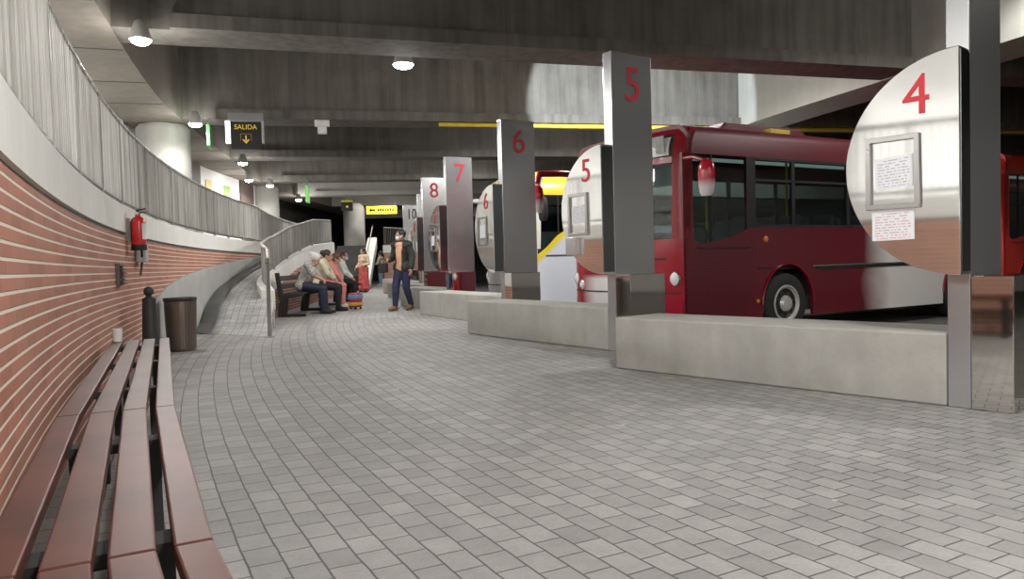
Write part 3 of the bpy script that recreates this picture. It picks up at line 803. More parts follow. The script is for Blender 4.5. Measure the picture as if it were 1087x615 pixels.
def paint_side(name, col, col2, x_a, x_b, zlim, rough=.22):
    m, nt, b, o = new_mat(name)
    s = N(nt, 'ShaderNodeSeparateXYZ'); nt.links.new(objco(nt), s.inputs[0])
    wob = math_n(nt, 'MULTIPLY', math_n(nt, 'SUBTRACT', noise(nt, objco(nt), .8, 2), .5), .5)
    f = ramp(nt, math_n(nt, 'ADD', s.outputs[0], wob), x_a, x_b)
    lo = math_n(nt, 'LESS_THAN', s.outputs[2], zlim)
    f = math_n(nt, 'MULTIPLY', f, lo)
    n1 = noise(nt, objco(nt), 3, 4)
    dirt = math_n(nt, 'MULTIPLY', ramp(nt, n1, .45, .7), .2)
    dirt = math_n(nt, 'MULTIPLY', dirt, math_n(nt, 'SUBTRACT', 1, f))
    c = mixc(nt, f, col, col2); c = mixc(nt, dirt, c, tuple(x*.75 for x in col))
    nt.links.new(c, b.inputs['Base Color']); b.inputs['Roughness'].default_value = rough
    b.inputs['Coat Weight'].default_value = .5; b.inputs['Coat Roughness'].default_value = .12
    return m
def paint_front(name, col, col2, y_a, y_b, Wd, zlim):
    m, nt, b, o = new_mat(name)
    s = N(nt, 'ShaderNodeSeparateXYZ'); nt.links.new(objco(nt), s.inputs[0])
    f = math_n(nt, 'MULTIPLY', ramp(nt, s.outputs[1], Wd-y_a, Wd-y_b), ramp(nt, s.outputs[1], .35, .75))
    f = math_n(nt, 'MULTIPLY', f, ramp(nt, s.outputs[2], zlim+.05, zlim-.02))
    c = mixc(nt, f, col, col2)
    nt.links.new(c, b.inputs['Base Color']); b.inputs['Roughness'].default_value = .2; b.inputs['Coat Weight'].default_value = .6
    b.inputs['Coat Roughness'].default_value = .08
    return m
def paint_mirror(name, col):
    m, nt, b, o = new_mat(name)
    s = N(nt, 'ShaderNodeSeparateXYZ'); nt.links.new(objco(nt), s.inputs[0])
    c = mixc(nt, ramp(nt, s.outputs[2], 2.14, 2.26), (.8,.75,.75), col)
    nt.links.new(c, b.inputs['Base Color']); b.inputs['Roughness'].default_value = .22; return m
def paint_swoosh(name):
    """white body with a yellow band that sweeps up towards the tail"""
    m, nt, b, o = new_mat(name)
    s = N(nt, 'ShaderNodeSeparateXYZ'); nt.links.new(objco(nt), s.inputs[0])
    line = math_n(nt, 'ADD', math_n(nt, 'MULTIPLY', s.outputs[0], .83), 1.17)
    dz = math_n(nt, 'SUBTRACT', s.outputs[2], line)
    f = math_n(nt, 'MULTIPLY', ramp(nt, dz, -.22, -.10), math_n(nt, 'LESS_THAN', s.outputs[2], 2.05))
    c = mixc(nt, f, (.72, .77, .85), (.85, .68, .04))
    c = mixc(nt, math_n(nt, 'MULTIPLY', math_n(nt, 'GREATER_THAN', s.outputs[2], 2.3), math_n(nt, 'LESS_THAN', s.outputs[0], 1.2)), c, (.9, .62, .03))
    nt.links.new(c, b.inputs['Base Color']); b.inputs['Roughness'].default_value = .25; b.inputs['Coat Weight'].default_value = .4
    return m
RED = (.13, .009, .020); WHT = (.70, .68, .68)  # flank red darkened for the weak light there; front paint kept brighter
P5 = dict(side=paint_side('maroon_side_paint', RED, (.78,.77,.75), 4.15, 4.8, 1.62), roof=plain('maroon_roof_paint', RED, .5, var=.08),
    front=paint_front('maroon_front_paint', (.34,.012,.03), (.85,.82,.82), .35, .75, 2.6, .95), frame=plain('red_frame_paint', (.26,.010,.02), .22, var=.06, coat=.6), mirror=paint_mirror('red_white_mirror', (.45,.012,.03)))
make_bus('maroon bus with white rear flank standing behind pillar 5', (2.25,10.35,-.28), rad(30), 7.85, 2.6, P5, rear_ax=6.95, dest='x')
OR = (.62, .03, .022)
P3 = dict(side=plain('orange_red_side_paint', OR, .25, var=.05, coat=.5), roof=plain('orange_red_roof_paint', OR, .25, var=.05, coat=.5))
P3['front'] = P3['side']; P3['frame'] = P3['side']
make_bus('bright red bus seen at the right edge behind pillar 4', (9.32,14.35,-.28), rad(30), 9.0, 2.5, P3, ax_front=1.2, rear_ax=6.9, raised=False, mirrors=False)
P6 = dict(side=paint_swoosh('white_yellow_side_paint'), roof=paint_side('yellow_white_roof_paint', (.88,.62,.04), (.6,.6,.58), 1.1, 1.25, 9.0),
    front=plain('white_front_paint', (.75,.76,.76), .25, var=.04, coat=.4), frame=plain('white_frame_paint', (.78,.78,.76), .25, var=.04, coat=.4), zs=1.95, zt=2.6, ze=2.97, zh=2.4, crown=.10, header=plain('white_header', (.78,.78,.74), .25), mirror=M['black'], dw=[(.22,1.36),(.45,1.52),(.7,1.76),(1.0,1.93),(1.42,1.95)])
make_bus('white and yellow coach with dark windows behind pillar 6', (.34,15.35,-.28), rad(24.5), 9.5, 2.5, P6, dest='', raised=False)

# ------------------------------------------------------------------ near bench
RB = 39.84
SLATS = [(-.004,.068),(.098,.176),(.199,.276),(.304,.370)]
SEAM = [22.25,26.77,29.0,31.25,33.5,35.8]
def bench_pt(r, a):
    """point on the bench, whose slats are straight between the seams"""
    sh = lambda q: interp([(22.25,.018),(26.77,0),(29,.037),(36,.037)], q)
    for a0, a1 in zip(SEAM, SEAM[1:]):
        if a <= a1 or a1 == SEAM[-1]:
            f = (a-a0)/(a1-a0); p, q = Vector(arc(r+sh(a0),a0)), Vector(arc(r+sh(a1),a1))
            return p.lerp(q, f)
t = thing('slatted_bench', 'long curved dark red wooden slatted bench along the left brick wall', 'bench', arc(RB-.2,29)+(0,))
ox, oy = t.location.x, t.location.y
def arc_strip(r0, r1, a0, a1, z0, z1, n=10):
    vs = []; fs = []
    for k in range(n+1):
        a = a0+(a1-a0)*k/n
        for r, z in ((r0,z0),(r0,z1),(r1,z1),(r1,z0)):
            x, y = bench_pt(r, a); vs.append((x-ox,y-oy,z))
    for k in range(n):
        for j in range(4): fs.append((4*k+j,4*k+(j+1)%4,4*k+4+(j+1)%4,4*k+4+j))
    fs += [(3,2,1,0),(4*n,4*n+1,4*n+2,4*n+3)]
    return MB().add(vs, fs)
for o0, o1 in SLATS:
    for a0_, a1_ in zip(SEAM, SEAM[1:]):
        arc_strip(RB-o0, RB-o1, a0_+.003, a1_-.003, .415, .45, 1).build('slat', M['wood'], t, bevel=.005)
for k, a in enumerate([22.5,24.0,25.6,27.3,28.75,30.5,32.5,34.5]):
    mb = arc_strip(RB-.01, RB-.36, a-.06, a+.06, .385, .414, 1)
    m2 = arc_strip(RB-.06, RB-.10, a-.045, a+.045, .0, .385, 1); mb.add(m2.v, m2.f)
    m2 = arc_strip(RB-.27, RB-.31, a-.045, a+.045, .0, .385, 1); mb.add(m2.v, m2.f)
    mb.build('support_bracket', M['black'], t)
mb = arc_strip(RB-.09, RB-.12, 22.4, 35.5, .375, .385, 20); mb.build('under_rail', M['black'], t)

# ------------------------------------------------------------------ second bench with the seated people
def off_path(path, y0, y1, o, n=16):
    out = []
    for k in range(n+1):
        y = y0+(y1-y0)*k/n; x = interp([(p[1],p[0]) for p in path], y); x2 = interp([(p[1],p[0]) for p in path], y+.1)
        tt = Vector((x2-x,.1)).normalized(); out.append((x+tt.y*o, y-tt.x*o))
    return out
t = thing('bench', 'dark bench with backrest along the ramp wall, occupied by several people', 'bench', (0,0,0))
B2 = [(-4.66,14.4),(-5.16,22.8)]
bp = off_path(B2, 14.55, 22.6, .12)
mb = MB()
for o0, o1, z0, z1 in ((.12,.22,.43,.46),(.24,.34,.43,.46),(.36,.46,.43,.46)): mb.sweep(bp, [(o0,z0),(o0,z1),(o1,z1),(o1,z0)])
mb.build('seat_slats', M['iron'], t)
mb = MB()
for o0, z0, z1 in ((.06,.55,.64),(.03,.70,.80)): mb.sweep(bp, [(o0,z0),(o0-.02,z1),(o0+.01,z1),(o0+.03,z0)])
mb.build('back_slats', M['iron'], t)
for k in range(0, 17, 4):
    p = Vector(bp[k]); q = Vector(bp[min(k+1,16)]) if k < 16 else p+(p-Vector(bp[15])); tt = (q-p).normalized(); nr = Vector((tt.y,-tt.x))
    pr = [(0,0),(.52,0),(.52,.05),(.16,.06),(.2,.36),(.5,.40),(.5,.43),(.1,.43),(.04,.86),(-.03,.86),(.04,.3),(.0,.06)]
    mb = MB().prism(pr, lambda a,b,d: (p.x+nr.x*a+tt.x*d, p.y+nr.y*a+tt.y*d, b), -.05, .05)
    mb.build('support_frame', M['black'], t)

# ------------------------------------------------------------------ wall things
def wall_frame(y, off=0.0):
    """origin on the brick face at height 0: x axis along the wall (away), y axis out of the wall"""
    x = wall_x(y); x2 = wall_x(y+.1); tt = Vector((x2-x,.1)).normalized(); nr = Vector((tt.y,-tt.x))
    p = Vector((x,y))+nr*off
    return p, math.atan2(nr.y, nr.x)-math.pi/2
# fire extinguisher
p, a = wall_frame(7.1, .0)
t = thing('fire_extinguisher', 'red fire extinguisher hanging on the curved brick wall', 'fire extinguisher', (p.x,p.y,1.15), a); t.scale = (.84,.84,.84)
mt = Matrix.Translation((0,.115,0))
MB().lathe([(.06,.0),(.075,.01),(.08,.03),(.08,.31),(.07,.35),(.04,.375),(.028,.38),(.028,.40),(.001,.40)], 24, mt).build('cylinder_body', M['red_ext'], t, smooth=40)
MB().lathe([(.082,.0),(.082,.06),(.081,.062)], 24, mt).build('base_ring', M['black'], t, smooth=40)
MB().lathe([(.03,.4),(.03,.43),(.015,.44),(.001,.44)], 14, mt).build('valve', M['chrome'], t, smooth=40)
MB().bar((0,.1,.445),(.0,.2,.47),.02,.012).bar((0,.1,.43),(0,.2,.42),.02,.01).build('handle', M['black'], t)
MB().tube([(-.03,.115,.42),(-.08,.12,.36),(-.095,.125,.2),(-.09,.13,.05),(-.085,.13,-.08)], .012, 8).build('hose', M['black'], t, smooth=60)
MB().box(-.05,.05,.002,.03,.1,.36).build('wall_bracket', M['rail_dark'], t)
q = MB(); 
q.add([(.083*math.sin(b_),.115+.083*math.cos(b_),z) for b_ in (-.2,.1,.4,.7,1.0) for z in (.12,.3)], [(2*k,2*k+2,2*k+3,2*k+1) for k in range(4)])
q.build('instruction_label', M['white_plastic'], t, smooth=60)
# grey box
p, a = wall_frame(7.62)
t = thing('junction_box', 'small grey box on the brick wall just right of the extinguisher', 'junction box', (p.x,p.y,1.04), a)
MB().box(-.12,.12,.003,.09,0,.2).build('housing', M['grey_box'], t, bevel=.008)
MB().box(-.11,.11,.09,.098,.01,.19).build('lid', M['grey_box'], t, bevel=.004)
MB().tube([(0,.05,.0),(0,.03,-.13)], .012, 8).build('cable_conduit', M['vent'], t)
# louvre vent
p, a = wall_frame(6.42)
t = thing('wall_vent', 'small brown louvred vent on the brick wall below the extinguisher', 'vent', (p.x,p.y,.83), a)
MB().box(-.13,.13,.003,.03,0,.19).build('frame', M['vent'], t, bevel=.004)
mb = MB()
for k in range(6): mb.obox((0,.045,.02+.03*k), (.12,0,0), (0,.018,-.008), (0,0,.003))
mb.build('louvres', M['vent'], t)
# bollard
t = thing('bollard', 'slim black iron bollard with ball top behind the far end of the slatted bench', 'bollard', (-3.30,6.82,0))
MB().lathe([(.10,0),(.10,.03),(.085,.05),(.07,.35),(.058,.70),(.03,.715),(.022,.73)], 20).build('shaft', M['iron'], t, smooth=40)
MB().sphere((0,0,.765), .045).build('ball_top', M['iron'], t, smooth=60)
# bin
t = thing('litter_bin', 'round dark metal litter bin against the wall at the ramp foot', 'bin', (-3.94,8.9,0))
prof = [(.15,.0),(.158,.02),(.175,.6),(.168,.6),(.15,.03)]
MB().lathe(prof, 32).build('body', M['bin'], t, smooth=40)
mb = MB()
for k in range(32):
    an = 2*math.pi*k/32
    mb.bar((.158*math.cos(an),.158*math.sin(an),.03),(.178*math.cos(an),.178*math.sin(an),.59),.014,.006,(math.cos(an),math.sin(an),0))
mb.build('staves', M['bin'], t)
MB().lathe([(.18,.585),(.188,.6),(.188,.625),(.176,.63),(.172,.6)], 32).build('rim', M['iron'], t, smooth=40)
MB().lathe([(.15,.5),(.001,.5)], 24).build('bag', M['black'], t)
# small white cup by the bench end
p, a = wall_frame(5.65, .12)
o = MB().lathe([(.028,0),(.036,.09),(.033,.09),(.026,.006),(.001,.006)], 18).build('paper_cup', M['white_plastic'], smooth=40)
pc = bench_pt(RB-.035, 22.4); o.location = (pc[0],pc[1],.451)
tag(o, 'small white paper cup on the far wall-side corner of the slatted bench', 'cup')

# ------------------------------------------------------------------ signs
t = thing('exit_sign', 'black hanging sign with yellow word SALIDA and a down arrow', 'sign', (-5.45,15.75,3.45))
a = rad(12); 
t.rotation_euler = (0,0,rad(12))
MB().box(-.3,.3,-.04,.04,0,.56).build('panel', M['sign_black'], t, bevel=.004)
text_mesh('SALIDA', .138, .003, 'lettering', M['sign_yellow'], t, frame((0,-.044,.45), (1,0,0), (0,0,1), (0,-1,0)), 1.0)
mb = MB()
mb.box(-.012,.012,-.047,-.041,.17,.28)
mb.prism([(-.07,.19),(0,.11),(.07,.19),(.05,.205),(0,.15),(-.05,.205)], lambda a,b,d: (a,d,b), -.047, -.041)
mb.build('down_arrow', M['sign_yellow'], t)
mb = MB()
for (x0_,x1_,z0_,z1_) in ((-.11,.11,.305,.317),(-.11,-.098,.17,.305),(.098,.11,.17,.305)): mb.box(x0_,x1_,-.046,-.041,z0_,z1_)
mb.build('arrow_outline', plain('dim_yellow', (.25,.19,.03), .5), t)
MB().box(-.40,-.315,-.05,.05,.12,.58).build('side_light', M['sign_white'], t)
MB().box(.315,.36,-.05,.05,.12,.58).build('side_light', M['grey_box'], t)
MB().box(-.35,.35,-.02,.02,.585,.75).build('hanger', M['rail_dark'], t)
t = thing('hanging_sign', 'narrow green hanging sign seen edge-on beside the first round column', 'sign', (-6.35,16.1,3.56), rad(107))
MB().box(-.3,.3,-.035,.035,0,.45).build('panel', M['green'], t, bevel=.004)
MB().box(-.05,.05,-.02,.02,.45,.64).build('hanger', M['rail_dark'], t)
t = thing('hanging_sign', 'bright green hanging sign seen edge-on beyond the second round column', 'sign', (-7.55,28.2,3.4), rad(100))
MB().box(-.35,.35,-.05,.05,0,.6).build('panel', plain('bright_green_sign', (.2,.6,.14), .5, emit=(.2,.6,.14), est=.15), t)
MB().box(-.05,.05,-.02,.02,.6,.8).build('hanger', M['rail_dark'], t)
t = thing('overhead_sign', 'long yellow overhead sign with black arrow at the far end', 'sign', (-6.4,37.6,3.55), rad(4))
MB().box(-.75,.75,-.04,.04,0,.4).build('panel', M['yellow_sign'], t)
mb = MB().prism([(-.62,.2),(-.5,.3),(-.5,.24),(-.3,.24),(-.3,.16),(-.5,.16),(-.5,.1)], lambda a,b,d: (a,d,b), -.047, -.041)
mb.build('arrow', M['sign_black'], t)
mb = MB()
for k in range(7): mb.box(-.2+.12*k,-.115+.12*k,-.047,-.041,.13+.02*(k%2),.25+.015*(k%3))
mb.build('lettering', M['sign_black'], t)
MB().box(-.7,-.66,-.02,.02,.4,.66).box(.66,.7,-.02,.02,.4,.66).build('hangers', M['rail_dark'], t)
t = thing('hanging_sign', 'small black sign with yellow top and mark before the far round column', 'sign', (-7.55,35.0,3.55), rad(5))
MB().box(-.26,.26,-.04,.04,0,.4).build('panel', M['sign_black'], t)
MB().box(-.26,.26,-.045,.045,.41,.5).build('header', M['yellow_pipe'], t)
MB().sphere((0,-.045,.2), (.06,.006,.05)).build('mark', M['sign_yellow'], t)
MB().box(-.03,.03,-.02,.02,.5,.68).build('hanger', M['rail_dark'], t)
# posters on the white rear panel
for (y, z, w, h, col, lab) in ((24.35,3.50,.62,.34,(.75,.5,.06),'orange poster on the white rear wall of the upper walkway'),(26.1,3.48,.62,.36,(.2,.38,.04),'green poster on the white rear wall right of the orange one')):
    x = interp([(q[1],q[0]) for q in WBx], y); x2 = interp([(q[1],q[0]) for q in WBx], y+.1); tt = Vector((x2-x,.1)).normalized(); nr = Vector((tt.y,-tt.x))
    c = Vector((x,y))+nr*(-2.74)
    o = MB().box(-w/2,w/2,0,.012,0,h).build('poster', plain('poster_'+lab.split()[0], col, .5, var=.3, scale=8))
    o.location = (c.x,c.y,z); o.rotation_euler = (0,0,math.atan2(nr.y,nr.x)-math.pi/2)
    tag(o, lab, 'poster')
# yellow height bar under the second beam
b0 = Vector((-6.66,16.29)); d = Vector((math.cos(rad(12.4)), math.sin(rad(12.4))))
for q0, q1, lab in ((5.2,12.5,'thin yellow painted bar under the cross beam between pillars 6 and 5'),(14.1,25,'thin yellow painted bar above the roof of the maroon bus, right of the pale girder')):
    p0, p1 = b0+d*q0, b0+d*q1
    t = thing('ceiling_bar', lab, 'bar', (p0.x,p0.y,4.165), rad(12.4), 'yellow bars under the cross beam')
    MB().tube([(0,-.0,0),((p1-p0).length,-.0,0)], .05, 10).build('bar', M['yellow_pipe'], t, smooth=60)
    for k in range(int((q1-q0)/2)): MB().box(1+2*k-.02,1+2*k+.02,-.02,.02,0,.033).build('clamp', M['rail_dark'], t)
# small white device on beam
t = thing('ceiling_speaker', 'small white loudspeaker box under the cross beam right of the SALIDA sign', 'speaker', (-4.1,16.72,3.96), rad(12))
MB().box(-.16,.16,-.06,.06,.1,.235).build('mount', M['white_plastic'], t, bevel=.01)
MB().box(-.1,.1,-.07,.07,-.06,.1).build('housing', M['white_plastic'], t, bevel=.02)

# ------------------------------------------------------------------ lamps
LAMPS = []
def lamp(x, y, z, label, top=4.2, power=90, tilt=(0,0), r=.13, size=.22, kind='POINT'):
    t = thing('ceiling_lamp', label, 'lamp', (x,y,z), 0, 'round ceiling lamps')
    body = MB().lathe([(.04,.26),(.07,.24),(r*.8,.14),(r*1.05,.03),(r*1.08,0),(r*1.0,.0),(r*.95,.03),(.02,.2)], 24)
    body.build('shade', M['grey_box'], t, smooth=40)
    MB().lathe([(r*.96,.004),(r*.9,-.03),(r*.6,-.055),(.001,-.065)], 24).build('bulb', M['lamp_glow'], t, smooth=60)
    if top > z+.27: MB().tube([(0,0,.25),(0,0,top-z)], .014, 8).build('stem', M['rail_dark'], t)
    l = bpy.data.lights.new('lamp_light', 'SPOT'); l.energy = power*1.5; l.shadow_soft_size = .12; l.color = (1,.97,.93)
    l.spot_size = rad(172); l.spot_blend = .35
    lo = bpy.data.objects.new('lamp_light', l); COL.objects.link(lo); lo.parent = t; lo.location = (0,0,-.1)
    lo.rotation_euler = (0, tilt[0], tilt[1])
    l = bpy.data.lights.new('lamp_glow_light', 'POINT'); l.energy = power*.3; l.shadow_soft_size = .12; l.color = (1,.97,.93)
    lo = bpy.data.objects.new('lamp_glow_light', l); COL.objects.link(lo); lo.parent = t; lo.location = (0,0,-.22)
    return t
lamp(-1.76,13.0,4.38, 'bright round lamp hanging in the middle of the bay above the walkway', 5.75, 280, r=.17)
lamp(-4.80,10.0,4.0, 'bright round lamp at the left end of the nearest cross beam', 4.2, 150)
lamp(-6.50,15.75,4.0, 'bright round lamp beside the first round column', 4.2, 150)
lamp(-7.62,21.65,4.0, 'round lamp below the third cross beam, above the curved railing', 4.2, 170)
lamp(-8.75,27.6,4.0, 'round lamp right of the second round column', 4.2, 170)
lamp(-8.3,12.9,3.95, 'lamp on the girder soffit half hidden behind the curved railing', 4.2, 70)
lamp(-8.75,25.4,3.95, 'round lamp just left of the second round column, near the posters', 4.2, 120)
# unseen lamps, most added to brighten the hall, outside the frame or behind beams
for (x, y, z, pw) in ((2.0,6.2,4.5,340),(1.2,1.4,4.5,300),(-9.4,33.6,4.0,200),(-5.0,25.2,4.9,220),(-5.6,31.2,4.9,220),(-5.9,37.3,4.9,200),
                      (2.7,-1.0,4.5,520),(9.6,8.2,5.1,120),(9.0,20.2,5.1,120),(3.6,20.6,5.1,130),(11,3,5.0,430),(16,-3,5.0,220),(17,5,5.0,220),(3.6,15.2,5.1,330),(9,-5,5,250),(7.6,10.4,5.1,240),(0.6,20.6,5.1,200),(-1.2,26.8,5.1,200),(6.5,16.9,5.1,180),(-4.9,3.4,3.9,280),(-6.6,8.0,3.9,260),(-7.9,12.0,3.9,140),(-3.5,.2,3.9,280),(1.7,13.6,4.5,160)):
    t = lamp(x,y,z,'unseen round lamp added to light the hall',5.75 if z > 4.1 else 4.2,pw)

# added unseen spot that throws the cold patch onto the second cross beam
l = bpy.data.lights.new('patch_fill_light', 'SPOT'); l.energy = 2300; l.spot_size = rad(62); l.spot_blend = .12; l.color = (.82,.90,1.0); l.shadow_soft_size = .05
t = thing('patch_fill_lamp', 'added unseen floodlight on the lane side behind the nearest cross beam', 'lamp', (2.2,13.35,4.6))
MB().box(-.12,.12,-.06,.06,-.08,.08).build('housing', M['iron'], t, bevel=.01)
MB().box(-.015,.015,-.03,.0,.08,1.14).build('bracket', M['iron'], t)
lo = bpy.data.objects.new('patch_fill_light', l); COL.objects.link(lo); lo.parent = t; lo.location = (0,.15,0)
lo.rotation_euler = Vector((.15,1,.0)).to_track_quat('-Z','Y').to_euler()

#<PEOPLE
# ------------------------------------------------------------------ people
def blob(name, prims, mat, parent, voxel=.01, smooth_it=4, cut=None):
    """prims: ('c',p0,p1,r0,r1) tapered capsule, ('e',centre,(rx,ry,rz),rot or None) ellipsoid; fused into ONE continuous skin"""
    mb = MB()
    for p in prims:
        if p[0] == 'c':
            p0, p1, r0, r1 = Vector(p[1]), Vector(p[2]), p[3], p[4]
            ax = (p1-p0); L = ax.length
            if L < 1e-5: mb.sphere(p0, r0, 12, 8); continue
            mt = Matrix.Translation(p0) @ ax.to_track_quat('Z','Y').to_matrix().to_4x4()
            prof = [(.0001,-r0)]+[(r0*math.sin(rad(q)), -r0*math.cos(rad(q))) for q in (30,60)]+[(r0,0),(r1,L)]+[(r1*math.cos(rad(q)), L+r1*math.sin(rad(q))) for q in (30,60)]+[(.0001,L+r1)]
            mb.lathe(prof, 14, mt)
        else:
            mb.sphere(p[1], p[2], 16, 10, p[3] if len(p) > 3 else None)
    me = bpy.data.meshes.new(name); me.from_pydata(mb.v, [], mb.f)
    bm = bmesh.new(); bm.from_mesh(me); bmesh.ops.remove_doubles(bm, verts=bm.verts, dist=1e-4); bmesh.ops.recalc_face_normals(bm, faces=bm.faces); bm.to_mesh(me); bm.free()
    o = bpy.data.objects.new('tmp_blob', me); COL.objects.link(o)
    r = o.modifiers.new('r','REMESH'); r.mode = 'VOXEL'; r.voxel_size = voxel
    s = o.modifiers.new('s','SMOOTH'); s.factor = .5; s.iterations = smooth_it
    dg = bpy.context.evaluated_depsgraph_get()
    m2 = bpy.data.meshes.new_from_object(o.evaluated_get(dg)); bpy.data.objects.remove(o); bpy.data.meshes.remove(me)
    if cut:
        bm = bmesh.new(); bm.from_mesh(m2)
        bmesh.ops.delete(bm, geom=[f for f in bm.faces if cut(f.calc_center_median())], context='FACES'); bm.to_mesh(m2); bm.free()
    m2.name = name; m2.materials.clear(); m2.materials.append(mat)
    for p in m2.polygons: p.use_smooth = True
    ob = bpy.data.objects.new(name, m2); COL.objects.link(ob); ob.parent = parent
    if cut:
        sd = ob.modifiers.new('thick','SOLIDIFY'); sd.thickness = .008; sd.offset = 0
    return ob
def V(*a): return Vector(a)
def fingers(w, dirn, palm_n, side, curl=.6, k=1.0):
    """palm + five separate bent fingers; w wrist, dirn hand direction, palm_n palm normal, side = thumb direction"""
    d = dirn.normalized(); n = palm_n.normalized(); s = side.normalized(); out = []
    pc = w+d*.052*k
    out.append(('c', w, w+d*.03*k, .026*k, .027*k))
    for o in (-.027,-.009,.009,.026): out.append(('c', w+d*.025*k+s*o*.7*k, w+d*.088*k+s*o*k, .0135*k, .0115*k))
    for o, L in ((.028,.072),(.0095,.08),(-.0095,.075),(-.028,.058)):
        b = w+d*.092*k+s*o*k*1.12; m = b+(d*math.cos(curl*.5)+n*math.sin(curl*.5))*L*.5*k; e = m+(d*math.cos(curl*1.5)+n*math.sin(curl*1.5))*L*.5*k
        out += [('c', b, m, .0098*k, .009*k), ('c', m, e, .009*k, .0075*k)]
    tb = w+d*.03*k+s*.026*k; tm = tb+(d*.55+s*.75+n*.25).normalized()*.036*k; te = tm+(d*.85+s*.25+n*.35).normalized()*.032*k
    out += [('c', tb, tm, .0125*k, .0105*k), ('c', tm, te, .0105*k, .0085*k)]
    return out
def head_prims(hc, face, k=1.0):
    """hc head centre, face = looking direction"""
    f = face.normalized(); s = f.cross(V(0,0,1)).normalized(); u = s.cross(f).normalized()
    m3 = frame((0,0,0), s, f, u)
    P = lambda a,b,c: hc+(s*a+f*b+u*c)*k
    pr = [('e', P(0,-.012,.025), (.077*k,.095*k,.095*k), m3), ('e', P(0,.03,-.035), (.058*k,.062*k,.078*k), m3), ('e', P(0,.055,-.085), (.034*k,.03*k,.026*k), m3),
          ('c', P(0,.088,.012), P(0,.108,-.026), .009*k, .0145*k), ('e', P(0,.082,-.058), (.024*k,.014*k,.008*k), m3), ('e', P(0,.08,-.072), (.02*k,.014*k,.008*k), m3),
          ('c', P(-.04,.082,.03), P(.04,.082,.03), .011*k, .011*k)]
    for sg in (-1,1): pr.append(('e', P(sg*.08,-.005,-.012), (.012*k,.022*k,.034*k), m3))
    return pr, P, m3
def person(label, loc, rz, J, face, hair, top, trousers, shoes, k=1.0, mask=False, hairstyle='short', skirt=None, fem=False, jacket=None, voxel=.011, group=None, name='person'):
    t = thing(name, label, 'person', loc, rz, group)
    j = {a: Vector(b) for a, b in J.items()}
    hd, P, m3 = head_prims(j['head'], face, k)
    sx = .155 if fem else .18
    body = list(hd)
    up = (j['chest']-j['pelvis']).normalized()
    sl, sr = j['shl'], j['shr']
    body += [('c', j['neck']-V(0,0,.03)*k, j['head']-V(0,0,.05)*k, .052*k, .05*k), ('c', j['pelvis'], j['chest'], .108*k, .118*k),
             ('c', sl*.55+sr*.45, sl, .095*k, .062*k), ('c', sl*.45+sr*.55, sr, .095*k, .062*k), ('c', j['chest'], j['neck'], .11*k, .058*k),
             ('c', j['hipl'], j['hipr'], .098*k, .098*k)]
    arms = []; legs = []
    for s_ in 'lr':
        sh, el, wr = j['sh'+s_], j['el'+s_], j['wr'+s_]
        arms += [('c', sh, el, .052*k, .041*k), ('c', el, el*.6+wr*.4, .041*k, .039*k), ('c', el*.6+wr*.4, wr, .039*k, .027*k)]
        hp, kn, an = j['hip'+s_], j['kn'+s_], j['an'+s_]
        calf = kn*.68+an*.32+(hp-kn).normalized()*0
        legs += [('c', hp, kn, .088*k, .058*k), ('c', kn, calf, .056*k, .055*k), ('c', calf, an, .055*k, .035*k)]
        toe = j.get('toe'+s_)
        hdv = j.get('hd'+s_, (wr-el)).normalized()
        inn = (j['pelvis']-wr); pn = inn-hdv*inn.dot(hdv); pn = pn.normalized() if pn.length > .02 else V(0,-1,0)
        sd = hdv.cross(pn)*(1 if s_ == 'l' else -1)
        fwd = V(0,1,0)
        if sd.dot(fwd+V(0,0,.5)) < 0: sd = -sd
        body += fingers(wr, hdv, pn, sd, j.get('curl', V(.6,0,0)).x, k)
        body.append(('c', an, toe, .034*k, .026*k))
    body += arms+legs
    b = blob('body', body, M['skin'], t, min(voxel,.0085))
    def infl(pr, d): return [(q[0], q[1], q[2], q[3]+d, q[4]+d) if q[0] == 'c' else ('e', q[1], tuple(x+d for x in q[2]), *(q[3:])) for q in pr]
    # trousers / skirt
    if skirt is None:
        tr = infl(legs, .016)
        tr = [('c', a[1], a[1].lerp(a[2], .93) if i%3 == 2 else a[2], a[3], a[4]+.006) for i, a in enumerate(tr)]
        tr += [('c', j['hipl'], j['hipr'], .116*k, .116*k), ('c', j['pelvis'], j['pelvis']+up*.08*k, .118*k, .115*k)]
        blob('trousers', tr, trousers, t, voxel)
    else:
        sk = [('c', j['pelvis']+up*.1, j['pelvis'], .12*k, .135*k)]
        for s_ in 'lr': sk += [('c', j['hip'+s_], j['kn'+s_], .12*k, .125*k), ('c', j['kn'+s_], j['kn'+s_].lerp(j['an'+s_], .78), .125*k, .15*k)]
        sk += [('c', (j['hipl']+j['hipr'])/2, (j['knl']+j['knr'])/2, .14*k, .14*k), ('c', (j['knl']+j['knr'])/2, ((j['knl']+j['knr'])/2).lerp((j['anl']+j['anr'])/2, .75), .14*k, .16*k)]
        blob('dress', sk, skirt, t, voxel)
    torso = [('c', j['pelvis']+up*.02, j['chest'], .122*k, .134*k), ('c', sl*.55+sr*.45, sl, .108*k, .076*k), ('c', sl*.45+sr*.55, sr, .108*k, .076*k), ('c', j['chest'], j['neck']-V(0,0,.035), .122*k, .066*k), ('c', j['hipl'], j['hipr'], .118*k, .118*k)]
    if fem: torso += [('e', j['chest']+V(x,.085,-.02), (.06*k,.06*k,.06*k)) for x in (-.065,.065)]
    def sleeves(d, frac): 
        out = []
        for s_ in 'lr':
            sh, el, wr = j['sh'+s_], j['el'+s_], j['wr'+s_]
            if frac <= .5: out.append(('c', sh, sh.lerp(el, frac*2), .052*k+d, .048*k+d))
            else: out += [('c', sh, el, .052*k+d, .042*k+d), ('c', el, el.lerp(wr, (frac-.5)*2), .042*k+d, .034*k+d)]
        return out
